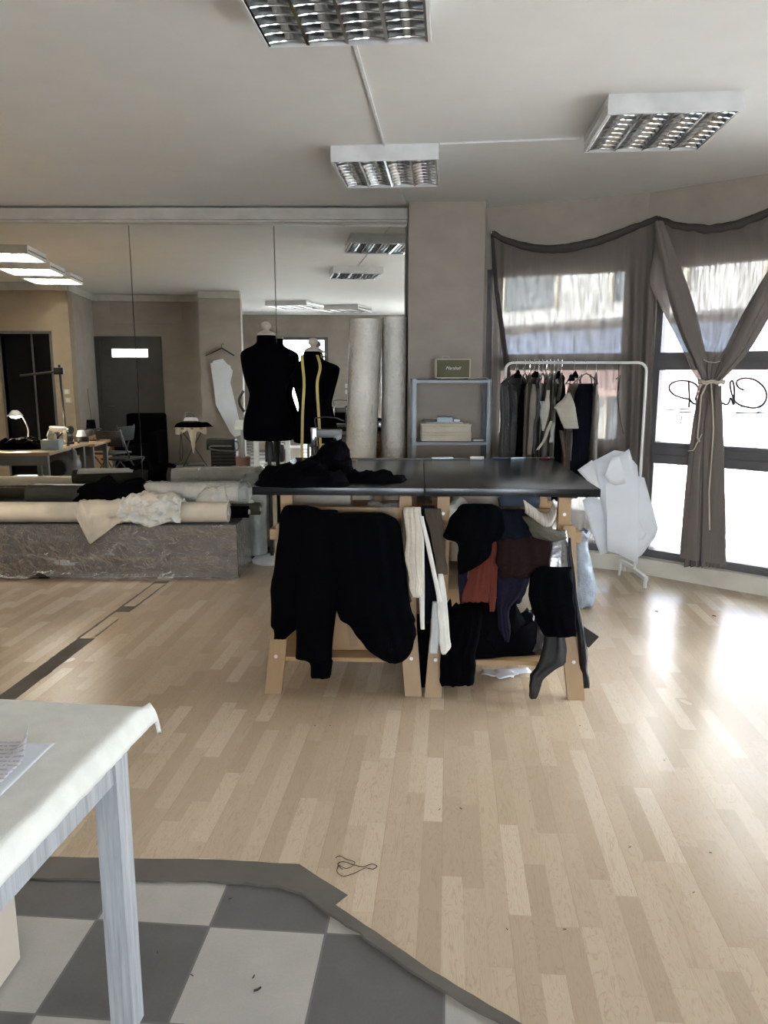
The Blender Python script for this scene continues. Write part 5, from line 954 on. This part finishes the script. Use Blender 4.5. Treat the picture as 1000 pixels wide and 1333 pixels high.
mb = MB(); mb.grid(felt, 110, 100); single('felt_cloth', mb, M['felt'], 'white felt cloth covering the foreground table', 'tablecloth', smooth=180, solid=.009)
def sheet(name, lb, pts, z, m, curl=0., group=None):
    P = [V((p.x, p.y, 0)) for p in pts]
    def f(a, b):
        p = (P[0].lerp(P[1], a)).lerp(P[3].lerp(P[2], a), b); c_ = max(0, a-.80)/.20*max(0, 1-b*3.2); return V((p.x-.03*c_*curl, p.y, z+.0012*noise.noise(V((a*4, b*4, 1)))+curl*.035*c_**1.5))
    mb = MB(); mb.grid(f, 30, 30); return single(name, mb, M[m], lb, 'paper', group, smooth=180, solid=.0012)
zp = .802; Q = [atZ(u, v, zp) for u, v in ((-75, 969), (71, 968), (-30, 1065), (-170, 1062))]
sheet('paper_sheet', 'bottom sheet of the paper pile on the foreground table', Q, zp, 'paper', 0, 'papers on the foreground table')
Q2 = [atZ(u, v, zp+.004) for u, v in ((-90, 966), (57, 965), (-44, 1062), (-180, 1058))]
sheet('printed_page', 'printed page with a curled corner on top of the paper pile', Q2, zp+.004, 'print', 1.0, 'papers on the foreground table')
a = atZ(27, 1248, 0); mb = MB(); mb.box(a.x-.42, a.x, a.y-.5, a.y, .001, .46, rz=math.radians(-3), c=(a.x, a.y), bev=.003); single('plywood_box', mb, mat('pale_board', (.50, .43, .35), .6, var=.06), 'pale wooden box on the tiles under the foreground table', 'box', smooth=20)
# thread tangle on the laminate
c = atZ(465, 1128, 0); mb = MB(); L_ = [(437, 1117), (443, 1114), (452, 1119), (462, 1122), (458, 1128), (449, 1130), (441, 1127), (439, 1135), (446, 1140), (459, 1138), (470, 1132), (478, 1130), (487, 1131), (491, 1127), (484, 1125), (472, 1128), (460, 1126), (450, 1122), (440, 1124), (446, 1132)]
P = [atZ(u, v, .0025) for u, v in L_]; mb.tube([catm(P, i/100)+V((0, 0, .001*math.sin(i*.7))) for i in range(101)], .0011, 5); single('thread_tangle', mb, M['thread'], 'tangle of dark thread on the laminate near the checker tiles', 'thread')
SPK = [(660, 880+330, .004), (572, 1055-1, .005), (690, 1043, .003), (903, 1162, .004), (735, 1210, .004), (600, 1053, .006), (410, 945, .004), (430, 945, .003), (530, 905, .004), (925, 1110, .004), (820, 1103, .005), (755, 945, .004), (865, 990, .004), (205, 1240, .004), (150, 1295, .01), (330, 1272, .006), (335, 1288, .010), (250, 1270, .005), (300, 1170, .005), (930, 802, .012), (855, 796, .010)]
for k, (u, v, r_) in enumerate(SPK):
    c = atZ(u, v, -.008 if v > 1160 and u < 400 else 0); mb = MB(); a_ = random.random()*6; mb.tube([c+V((-r_*math.cos(a_), -r_*math.sin(a_), .0015)), c+V((r_*.2, -r_*.3, .0025)), c+V((r_*math.cos(a_), r_*math.sin(a_), .0015))], r_*.28, 5); single('lint_scrap', mb, M['thread'], 'tiny dark scrap of lint or thread on the floor', 'scrap', 'lint scraps on the floor')
# ------------------------------------------------------------------ the workshop end of the room (seen in the mirror)
# door in the far wall
YD = -.54; zd = 2.09
dr_ = bpy.data.objects.new('door_1', None); COL.objects.link(dr_); dr_.location = ((XD0+XD1)/2, YD, 0); WM[dr_] = dr_.location.copy(); dr_['kind'] = 'structure'
mb = MB(); mb.box(XD0-.09, XD0, YD-.01, YD+.045, 0, zd+.09); mb.box(XD1, XD1+.09, YD-.01, YD+.045, 0, zd+.09); mb.box(XD0, XD1, YD-.01, YD+.045, zd, zd+.09); finish('door_frame', mb, M['door'], dr_, smooth=0)
ta_, tb_ = atM(145, 453, YD+.03), atM(193, 467, YD+.03); wz0, wz1 = 1.83, 1.97; wa, wb_ = ta_.x, tb_.x
mb = MB(); mb.box(XD0, XD1, YD-.005, YD+.03, 0, wz0); mb.box(XD0, XD1, YD-.005, YD+.03, wz1, zd); mb.box(XD0, wa, YD-.005, YD+.03, wz0, wz1); mb.box(wb_, XD1, YD-.005, YD+.03, wz0, wz1); finish('door_leaf', mb, M['door'], dr_, smooth=0)
mb = MB(); mb.box(wa, wb_, YD+.0, YD+.012, wz0, wz1); finish('lit_pane', mb, M['frost'], dr_, smooth=0)
mb = MB(); hx = XD0+.09; mb.cyl((hx, YD+.03, 1.0), (hx, YD+.08, 1.0), .01, 10); mb.tube([(hx, YD+.08, 1.0), (hx+.05, YD+.085, 1.0), (hx+.13, YD+.085, .995)], .009, 8); finish('door_handle', mb, M['chrome'], dr_)
pa, pb = atM(143, 391, YD), atM(238, 422, YD); mb = MB(); mb.box(pa.x, pb.x, YD-.01, YD+.02, pb.z, pa.z-.03); single('access_panel', mb, M['wall'], 'plastered access panel above the dark door', 'panel', smooth=0)
# dark glazed opening
mb = MB(); mb.box(XO0, XO1, 1.06, 1.075, 0, 2.17); struct('window_9', mb, M['dustp'])
mb = MB(); mb.box(XO1-.035, XO1, 1.03, 1.215, 0, 2.17); mb.box(XO0-.03, XO0, 1.03, 1.215, 0, 2.2); mb.box(XO0, XO1, 1.03, 1.215, 2.14, 2.18); mb.box(XO0+.40, XO0+.42, 1.05, 1.10, 0, 2.15); tag(struct('window_frame', mb, M['alu']), 'dark frame of the black glazed opening')
for k, (u, v) in enumerate(((87, 510), (89, 521))):
    p = atM(u, v, 1.2); r = thing('light_switch', ('upper cream light switch beside the black glazed opening', 'lower cream light switch beside the black glazed opening')[k], 'switch', (p.x, 1.2, p.z-.04), 'light switches'); mb = MB(); mb.box(p.x-.045, p.x+.045, 1.2, 1.21, p.z-.04, p.z+.04, bev=.003); finish('plate', mb, M['gold'], r); mb = MB(); mb.box(p.x-.025, p.x+.025, 1.21, 1.216, p.z-.025, p.z+.025, bev=.002); finish('rocker', mb, M['plasw'], r)
# sewing desks at the left
def desk(label, x0, x1, y0, y1, h, m='deskw', legm='plasg', name='sewing_desk'):
    r = thing(name, label, 'desk', ((x0+x1)/2, (y0+y1)/2, 0)); mb = MB(); mb.box(x0, x1, y0, y1, h-.035, h, bev=.003); finish('desk_top', mb, M[m], r, smooth=20)
    for x in (x0+.06, x1-.06):
        for y in (y0+.06, y1-.06): mb = MB(); mb.box(x-.025, x+.025, y-.025, y+.025, 0, h-.035); finish('leg', mb, M[legm], r, smooth=0)
    mb = MB(); mb.box(x0+.05, x1-.05, y1-.075, y1-.045, h-.14, h-.035); mb.box(x0+.05, x1-.05, y0+.045, y0+.075, h-.14, h-.035); finish('rail', mb, M[legm], r, smooth=0)
    return r
dA = atMZ(57, 591, .75); dB = atMZ(100, 578, .75)
X1 = dA.x; Y1_ = dA.y-.15; desk('wooden sewing desk with the glowing lamp in the mirror', X1-1.35, X1, Y1_-1.25, Y1_, .75)
X2 = atMZ(126, 577, .72).x; Y2 = Y1_-1.32; desk('smaller wooden desk with the thread cone behind the sewing desk', X2-.75, X2+.0, Y2-.65, Y2, .72)
Zt = .75
def atD(u, v, y): return atM(u, v, y)
# desk lamp
yl = Y1_-.85; h_ = atM(20, 541, yl); bpos = atM(36, 580, yl); lp = thing('desk_lamp', 'small desk lamp glowing on the sewing desk', 'lamp', (bpos.x, yl, Zt))
mb = MB(); mb.lathe([(0, 0), (.06, 0), (.06, .015), (.02, .03), (0, .03)], (bpos.x, yl, Zt), 20); finish('base', mb, M['plas'], lp)
mb = MB(); mb.tube([catm([V((bpos.x, yl, Zt+.02)), V((bpos.x+.02, yl, Zt+.18)), V((bpos.x-.03, yl, h_.z-.02)), V((h_.x+.04, yl, h_.z+.01))], i/20) for i in range(21)], .008, 8); finish('gooseneck', mb, M['galv'], lp)
mb = MB(); mb.lathe([(.03, .06), (.05, .04), (.085, -.005), (.08, -.005), (.045, .03), (.0, .035)], (h_.x, yl, h_.z), 20); finish('lamp_shade', mb, M['plasw'], lp)
mb = MB(); mb.lathe([(0, -.03), (.045, -.022), (.06, -.003), (.05, .012), (0, .02)], (h_.x, yl, h_.z), 16); finish('lit_bulb', mb, M['ledglow'], lp)
c = atM(33, 585, Y1_-.45); mb = heap((c.x, Y1_-.45, Zt+.001), .30, .16, .10, 51, .5); single('dark_garment_pile', mb, M['black'], 'dark garment pile on the sewing desk in front of the glowing lamp', 'cloth')
def machine(label, x, y, z, rz, sc=1., m='steel'):
    r = thing('industrial_sewing_machine', label, 'sewing machine', (x, y, z), 'sewing machines on the desks'); ca, sa = math.cos(rz), math.sin(rz)
    def bx(name, x0, x1, y0, y1, z0, z1, mm_, bv=.01):
        mb = MB(); mb.hexa([V((x+(a*ca-b*sa)*sc, y+(a*sa+b*ca)*sc, z+zz_*sc)) for zz_ in (z0, z1) for a, b in ((x0, y0), (x1, y0), (x1, y1), (x0, y1))], bv); finish(name, mb, M[mm_], r)
    bx('bed', -.24, .24, -.09, .09, .0, .05, m); bx('column', .12, .23, -.07, .07, .05, .26, m); bx('arm', -.22, .23, -.06, .06, .22, .33, m); bx('head', -.24, -.15, -.06, .06, .12, .33, m)
    mb = MB(); q_ = V((x, y, z)); f = lambda a, b, c_: V((x+(a*ca-b*sa)*sc, y+(a*sa+b*ca)*sc, z+c_*sc)); mb.cyl(f(.23, 0, .27), f(.27, 0, .27), .07*sc, 20); finish('hand_wheel', mb, M['plas'], r)
    mb = MB(); mb.cyl(f(-.195, 0, .05), f(-.195, 0, .13), .008, 8); finish('needle_bar', mb, M['chrome'], r)
p = atM(80, 573, Y1_-1.0); machine('dark sewing machine on the sewing desk beside the light blue tissue box', p.x, Y1_-1.0, Zt, .5, .62)
p = atM(8, 588, Y1_-1.1); 
p = atM(68, 580, Y1_-.35); mb = MB(); mb.box(p.x-.095, p.x+.095, Y1_-.42, Y1_-.28, Zt+.001, Zt+.105, bev=.004); tb2 = thing('tissue_box', 'light blue tissue box at the corner of the sewing desk', 'box', (p.x, Y1_-.35, Zt)); finish('box_body', mb, M['lblue'], tb2)
mb = heap((p.x, Y1_-.35, Zt+.106), .05, .035, .10, 61, .4, freq=20); single('ecru_scrap', mb, M['ecru'], 'crumpled ecru scrap standing on the light blue tissue box', 'cloth')
# tripod with horizontal arm
ys = Y1_-1.12; pb_ = atM(86, 566, ys); pt_ = atM(77, 475, ys); pe = atM(26, 489, ys); st = thing('arm_stand', 'black stand with a long horizontal arm beside the sewing machine', 'stand', (pb_.x, ys, Zt))
mb = MB(); mb.cyl((pb_.x, ys, Zt), (pt_.x, ys, pt_.z), .014, 10); finish('pole', mb, M['plas'], st); mb = MB(); mb.tube([(pt_.x+.02, ys, pt_.z-.07), (pe.x, ys, pe.z)], .013, 10); finish('arm', mb, M['plas'], st)
mb = MB(); mb.box(pt_.x-.06, pt_.x+.05, ys-.03, ys+.03, pt_.z-.11, pt_.z-.03, bev=.006); finish('clamp', mb, M['plas'], st)
for a in (0.3, 2.4, 4.5): mb = MB(); mb.tube([(pb_.x, ys, Zt+.16), (pb_.x+.17*math.cos(a), ys+.17*math.sin(a), Zt)], .008, 8); finish('leg', mb, M['plas'], st)
# second desk: thread cone, thread stand
z2 = .72; p = atM(106, 570, Y2-.2); cs = thing('thread_cone', 'white thread cone on a black base on the smaller desk', 'thread cone', (p.x, Y2-.2, z2)); mb = MB(); mb.lathe([(0, 0), (.085, 0), (.085, .075), (0, .075)], (p.x, Y2-.2, z2+.001), 20); finish('black_base', mb, M['plas'], cs); mb = MB(); mb.lathe([(0, .076), (.06, .076), (.035, .15), (0, .155)], (p.x, Y2-.2, z2), 20); finish('cone', mb, M['plasw'], cs)
p = atM(122, 575, Y2-.5); q_ = atM(114, 506, Y2-.5); ts = thing('thread_stand', 'slim chrome thread stand with a black spool on the smaller desk', 'stand', (p.x, Y2-.5, z2)); sz = atM(120, 557, Y2-.5).z
mb = MB(); mb.cyl((p.x, Y2-.5, z2), (q_.x, Y2-.5, q_.z), .005, 8); finish('pole', mb, M['chrome'], ts); mb = MB(); mb.lathe([(0, 0), (.10, 0), (.10, .012), (0, .012)], (p.x, Y2-.5, sz-.02), 20); finish('disc', mb, M['plas'], ts); mb = MB(); mb.lathe([(0, 0), (.06, 0), (.05, .11), (0, .11)], (p.x-.02, Y2-.5, sz-.008), 20); finish('spool', mb, M['black'], ts); mb = MB(); mb.lathe([(0, 0), (.07, 0), (.07, .01), (0, .01)], (p.x, Y2-.5, z2), 20); finish('base', mb, M['plas'], ts)
# motor under the desk, chair, carton, armchair
c = atM(80, 608, Y1_-.7); mo = thing('machine_motor', 'round grey machine motor under the sewing desk', 'motor', (c.x, Y1_-.7, .1)); mb = MB(); mb.tube([(c.x, Y1_-.88, c.z), (c.x, Y1_-.86, c.z), (c.x, Y1_-.6, c.z), (c.x, Y1_-.57, c.z)], [.10, .17, .17, .12], 26); finish('drum', mb, M['motor'], mo, smooth=30); mb = MB(); mb.tube([(c.x, Y1_-.575, c.z), (c.x, Y1_-.545, c.z)], [.10, .09], 20); finish('end_cap', mb, M['plas'], mo); mb = MB(); mb.tube([(c.x+.03, Y1_-.7, c.z+.16), (c.x+.10, Y1_-.68, c.z+.23), (c.x+.16, Y1_-.66, c.z+.18), (c.x+.17, Y1_-.64, c.z)], .03, 10); finish('duct', mb, M['motor'], mo); mb = MB(); mb.box(c.x-.15, c.x+.15, Y1_-.85, Y1_-.58, .1, c.z-.13, bev=.01); finish('mounting', mb, M['plasg'], mo)
def chair(label, x, y, rz, m):
    r = thing('folding_chair', label, 'chair', (x, y, 0), 'folding chairs at the desks'); f = lambda a, b, c_: V((x+a*math.cos(rz)-b*math.sin(rz), y+a*math.sin(rz)+b*math.cos(rz), c_))
    mb = MB(); mb.hexa([f(a, b, z) for z in (.43, .455) for a, b in ((-.2, -.2), (.2, -.2), (.2, .2), (-.2, .2))], .008); finish('seat', mb, M[m], r)
    mb = MB(); mb.hexa([f(a, b, z) for z, o in ((.62, .23), (.82, .27)) for a, b in ((-.2, o-.012), (.2, o-.012), (.2, o+.012), (-.2, o+.012))], .006); finish('backrest', mb, M[m], r)
    for s in (-1, 1):
        mb = MB(); mb.tube([f(s*.19, -.24, 0), f(s*.19, .10, .44), f(s*.19, .27, .84)], .011, 8); finish('leg', mb, M['steel'], r); mb = MB(); mb.tube([f(s*.21, .25, 0), f(s*.21, -.15, .44)], .011, 8); finish('leg', mb, M['steel'], r)
    return r
p = atM(112, 610, Y2-.2); chair('folding chair pushed under the smaller desk', p.x+.25, Y2-.95, .4, 'plas')
p = atM(138, 612, 2.4); chair('folding chair with an open back left of the black armchair', p.x, 2.1, -1.2, 'plas')
p0, p1 = atM(126, 600, .7), atM(150, 575, .7); carton('brown carton on the floor between the desk and the dark door', p0.x-.05, p1.x+.0, .5, .9, 0, .58, 'card', False)
a0, a1 = atM(150, 600, 1.2), atM(207, 600, 1.2); ac = thing('armchair', 'black armchair in front of the dark door', 'armchair', ((a0.x+a1.x)/2, .9, 0)); xa, xb = a0.x, a1.x
for nm, q in (('seat', (xa+.1, xb-.1, .6, 1.25, .12, .45)), ('backrest', (xa+.03, xb-.03, .35, .6, .12, .92)), ('armrest', (xa, xa+.14, .5, 1.25, .08, .66)), ('armrest', (xb-.14, xb, .5, 1.25, .08, .66))): mb = MB(); mb.box(*q, bev=.05); finish(nm, mb, M['black'], ac, smooth=60)
for x in (xa+.06, xb-.06):
    for y in (.55, 1.2): mb = MB(); mb.cyl((x, y, 0), (x, y, .1), .02, 8); finish('leg', mb, M['plas'], ac)
# ironing board with iron
yi = .55; i0, i1 = atM(231, 548, yi), atM(270, 548, yi); xc = (i0.x+i1.x)/2; zi = .80; ib = thing('ironing_table', 'small ironing table with a white cover in front of the dark door wall', 'ironing table', (xc, yi, 0))
zi = atM(250, 556, yi).z; mb = MB(); mb.box(i0.x-.0, i1.x, yi-.15, yi+.15, zi-.03, zi, bev=.01); finish('board', mb, M['pinex'], ib)
for s in (-1, 1): mb = MB(); mb.tube([(xc+s*.22, yi-.1, .0), (xc-s*.02, yi, .42), (xc-s*.18, yi+.08, zi-.03)], .008, 8); finish('leg', mb, M['steel'], ib)
def cov(a, b): x = i0.x-.01+(i1.x-i0.x+.02)*a; return V((x, yi+.155+.012*math.sin(a*21), zi+.002-b*(.06+.05*math.sin(a*7+1)+.42*math.exp(-((a-.55)/.09)**2))))
mb = MB(); mb.grid(cov, 40, 14); mb.grid(lambda a, b: V((i0.x-.01+(i1.x-i0.x+.02)*a, yi-.155+.31*b, zi+.002)), 10, 4); finish('white_cover', mb, M['cream'], ib, smooth=180)
mb = heap((xc, yi, zi+.004), .28, .13, .085, 71, .3); single('black_pressing_cloth', mb, M['black'], 'black pressing cloth folded on the ironing table under the iron', 'cloth')
p = atM(248, 537, yi); ir = thing('iron', 'white and grey iron standing on the black pressing cloth', 'iron', (p.x, yi, zi+.095)); z0 = zi+.09
mb = MB(); mb.prism([(p.x-.11, yi-.055, z0), (p.x+.05, yi-.055, z0), (p.x+.13, yi, z0), (p.x+.05, yi+.055, z0), (p.x-.11, yi+.055, z0)], (0, 0, .015)); finish('soleplate', mb, M['chrome'], ir, smooth=0)
mb = MB(); mb.loft([[V((p.x+dx*k_, yi+dy*k_, z0+zz_)) for dx, dy in ((-.11, -.05), (.04, -.05), (.12, 0), (.04, .05), (-.11, .05))] for zz_, k_ in ((.016, 1), (.05, .9), (.07, .7))]); finish('iron_body', mb, M['plasw'], ir)
mb = MB(); mb.tube([(p.x-.09, yi, z0+.06), (p.x-.085, yi, z0+.13), (p.x-.02, yi, z0+.145), (p.x+.05, yi, z0+.115), (p.x+.065, yi, z0+.06)], .014, 10); finish('iron_handle', mb, M['plasg'], ir)
mb = MB(); pcs = [atM(u, v, yi+.17) for u, v in ((236, 562), (234, 590), (236, 600), (238, 588), (236, 566))]; mb.tube([catm(pcs, i/24) for i in range(25)], .005, 6); finish('power_cord', mb, M['plas'], ir)
# pillar: hanger with pattern, heater, bin
yp = .13; hp = atM(289, 453, yp); hr = atM(305, 463, yp); hl = atM(268, 463, yp)
hgr = thing('coat_hanger', 'black coat hanger hooked on the pillar', 'coat hanger', (hp.x, yp, hp.z)); mb = MB(); mb.tube([hl+V((0, .02, 0)), hp+V((0, .02, .0)), hr+V((0, .02, 0))], .011, 8); finish('shoulder_bar', mb, M['plas'], hgr); mb = MB(); mb.tube([hp+V((0, .02, 0)), hp+V((0, .02, .05)), hp+V((.02, .02, .07)), hp+V((.035, .02, .05))], .005, 6); finish('hook', mb, M['plas'], hgr)
def pp_(name, lb, px, y):
    b = bmesh.new(); mb = MB(); mb.b.free(); mb.b = b; mb.face([b.verts.new(atM(u, v, y)) for u, v in px]); single(name, mb, M['paper'], lb, 'paper pattern', None, smooth=0, solid=.003)
pp_('paper_pattern', 'long white trouser pattern hanging on the plaster pillar', [(274, 473), (286, 470), (300, 476), (302, 488), (300, 498), (316, 565), (306, 569), (300, 563), (281, 527), (278, 500)], .15)
pp_('paper_pattern', 'small white pattern pinned over the top of the trouser pattern', [(277, 470), (290, 467), (303, 482), (302, 490), (293, 498), (284, 492)], .165)
yh = 1.5; h0, h1 = atM(270, 571, yh), atM(310, 571, yh); zt_ = h0.z; ht = thing('heater', 'black portable heater with a pale hose before the pillar', 'heater', ((h0.x+h1.x)/2, yh, 0))
mb = MB(); mb.box(h0.x+.06, h1.x-.02, yh-.14, yh+.12, .06, zt_-.16, bev=.015); finish('cabinet', mb, M['plas'], ht); mb = MB(); mb.box(h0.x, h1.x-.03, yh-.15, yh+.14, zt_-.16, zt_, bev=.02); finish('control_head', mb, M['plas'], ht)
for k in range(6):
    mb = MB(); z = .12+k*.05; mb.box(h0.x+.08, h1.x-.04, yh+.12, yh+.128, z, z+.015); finish('vent_slat', mb, M['steel'], ht, smooth=0)
mb = MB(); mb.tube([catm([V((h1.x-.03, yh+.15, zt_-.02)), V((h1.x+.02, yh+.15, zt_-.06)), V((h1.x-.02, yh+.16, zt_-.17)), V((h0.x+.1, yh+.16, zt_-.15)), V((h0.x+.08, yh+.16, zt_-.10)), V((h1.x-.08, yh+.16, zt_-.10))], i/30) for i in range(31)], .012, 8); finish('hose', mb, M['galv'], ht)
for x in (h0.x+.1, h1.x-.06): mb = MB(); mb.tube([(x, yh-.1, .03), (x, yh+.08, .03)], .03, 12); finish('castor', mb, M['plas'], ht)
b0, b1 = atM(307, 610, 1.7), atM(327, 610, 1.7); mb = MB(); xm = (b0.x+b1.x)/2; rw = abs(b1.x-b0.x)/2; mb.lathe([(0, 0), (rw*.85, 0), (rw, .33), (rw*.96, .33), (rw*.82, .02), (0, .02)], (xm, 1.7, 0), 28); single('waste_bin', mb, M['pink'], 'brown pink metal bin right of the black heater', 'bin', smooth=40)
# low white bench mirrored under the dress forms
q0 = atM(330, 572, 2.0); q1 = q0+V((.52, 0, 0)); zb_ = q0.z; wbn = thing('bench', 'low white bench with a shelf mirrored under the dress forms', 'bench', ((q0.x+q1.x)/2, 1.9, 0))
mb = MB(); mb.box(q0.x, q1.x, 1.82, 2.02, zb_-.035, zb_, bev=.003); finish('bench_top', mb, M['rail'], wbn)
for x in (q0.x+.03, q1.x-.03):
    for y in (1.85, 1.99): mb = MB(); mb.box(x-.03, x+.03, y-.025, y+.025, 0, zb_-.036); finish('leg', mb, M['rail'], wbn)
mb = MB(); mb.box(q0.x+.07, q1.x-.07, 1.83, 2.01, .26, .28); finish('lower_shelf', mb, M['rail'], wbn)
mb = MB(); mb.box(q0.x+.16, q1.x-.09, 1.84, 2.0, .281, zb_-.08, bev=.01); single('black_crate', mb, M['plas'], 'black crate on the shelf of the low white bench', 'crate')
mb = MB(); mb.box(q0.x+.14, q1.x-.09, 1.84, 2.0, .001, .25, bev=.004); single('beige_carton', mb, M['cardl'], 'beige carton on the floor under the low white bench', 'carton', smooth=20)
# far end of the room behind the dress forms
r = desk('pale table under the rear window', -2.6, -1.0, -4.2, -3.4, .74, 'rail', 'rail', 'work_table')
mb = MB(); mb.box(-2.25, -1.75, -4.0, -3.5, .741, 1.05, bev=.02); single('printer', mb, M['plasg'], 'dark grey printer on the pale table under the rear window', 'printer')
mb = MB(); mb.box(-2.1, -1.2, -3.2, -2.7, 0, .42, bev=.004); single('carton', mb, M['cardl'], 'beige carton on the floor before the pale rear table', 'carton', smooth=20)
ob, oc = atM(447, 545, -3.2), atM(460, 560, -3.2)
r = desk('grey desk at the rear right of the room', -.9, .4, -4.4, -3.6, .76, 'plasg', 'steel', 'office_desk'); chair('folding chair before the grey rear desk', -.55, -3.2, .3, 'plas')
p = atM(452, 512, -5.04)
for k, z in enumerate((1.22, 1.08)):
    rr = thing('light_switch', ('upper white switch on the rear wall beside the window', 'lower white switch on the rear wall beside the window')[k], 'switch', (p.x, -5.05, z), 'light switches'); mb = MB(); mb.box(p.x-.045, p.x+.045, -5.05, -5.04, z, z+.09, bev=.003); finish('plate', mb, M['plasw'], rr); mb = MB(); mb.box(p.x-.025, p.x+.025, -5.04, -5.034, z+.02, z+.07, bev=.002); finish('rocker', mb, M['plasw'], rr)
# ------------------------------------------------------------------ camera, daylight
cd = bpy.data.cameras.new('camera'); cam = bpy.data.objects.new('camera', cd); COL.objects.link(cam); cam.location = (0, 0, EYE); cam.rotation_euler = (PI/2-TH, 0, 0)
cd.sensor_fit = 'VERTICAL'; cd.sensor_height = 36; cd.lens = 36*F/1333; cd.clip_start = .02; SC.camera = cam
w = bpy.data.worlds.new('overcast_sky'); SC.world = w; w.use_nodes = True; bg = w.node_tree.nodes['Background']; bg.inputs[0].default_value = (.82, .91, 1, 1); bg.inputs[1].default_value = 9.0
sl = bpy.data.lights.new('sun', 'SUN'); sl.energy = 16; sl.angle = .02; sl.color = (1, .95, .86); so = bpy.data.objects.new('sun', sl); COL.objects.link(so); so.rotation_euler = V((.8, .12, -1.2)).to_track_quat('-Z', 'Y').to_euler()
SC.view_settings.view_transform = 'Standard'; SC.view_settings.look = 'None'; SC.view_settings.gamma = 1; SC.view_settings.exposure = 1.97; SC.view_settings.use_curve_mapping = False
SC.cycles.use_denoising = True; SC.cycles.max_bounces = 10; SC.cycles.transparent_max_bounces = 16; SC.cycles.sample_clamp_indirect = 12
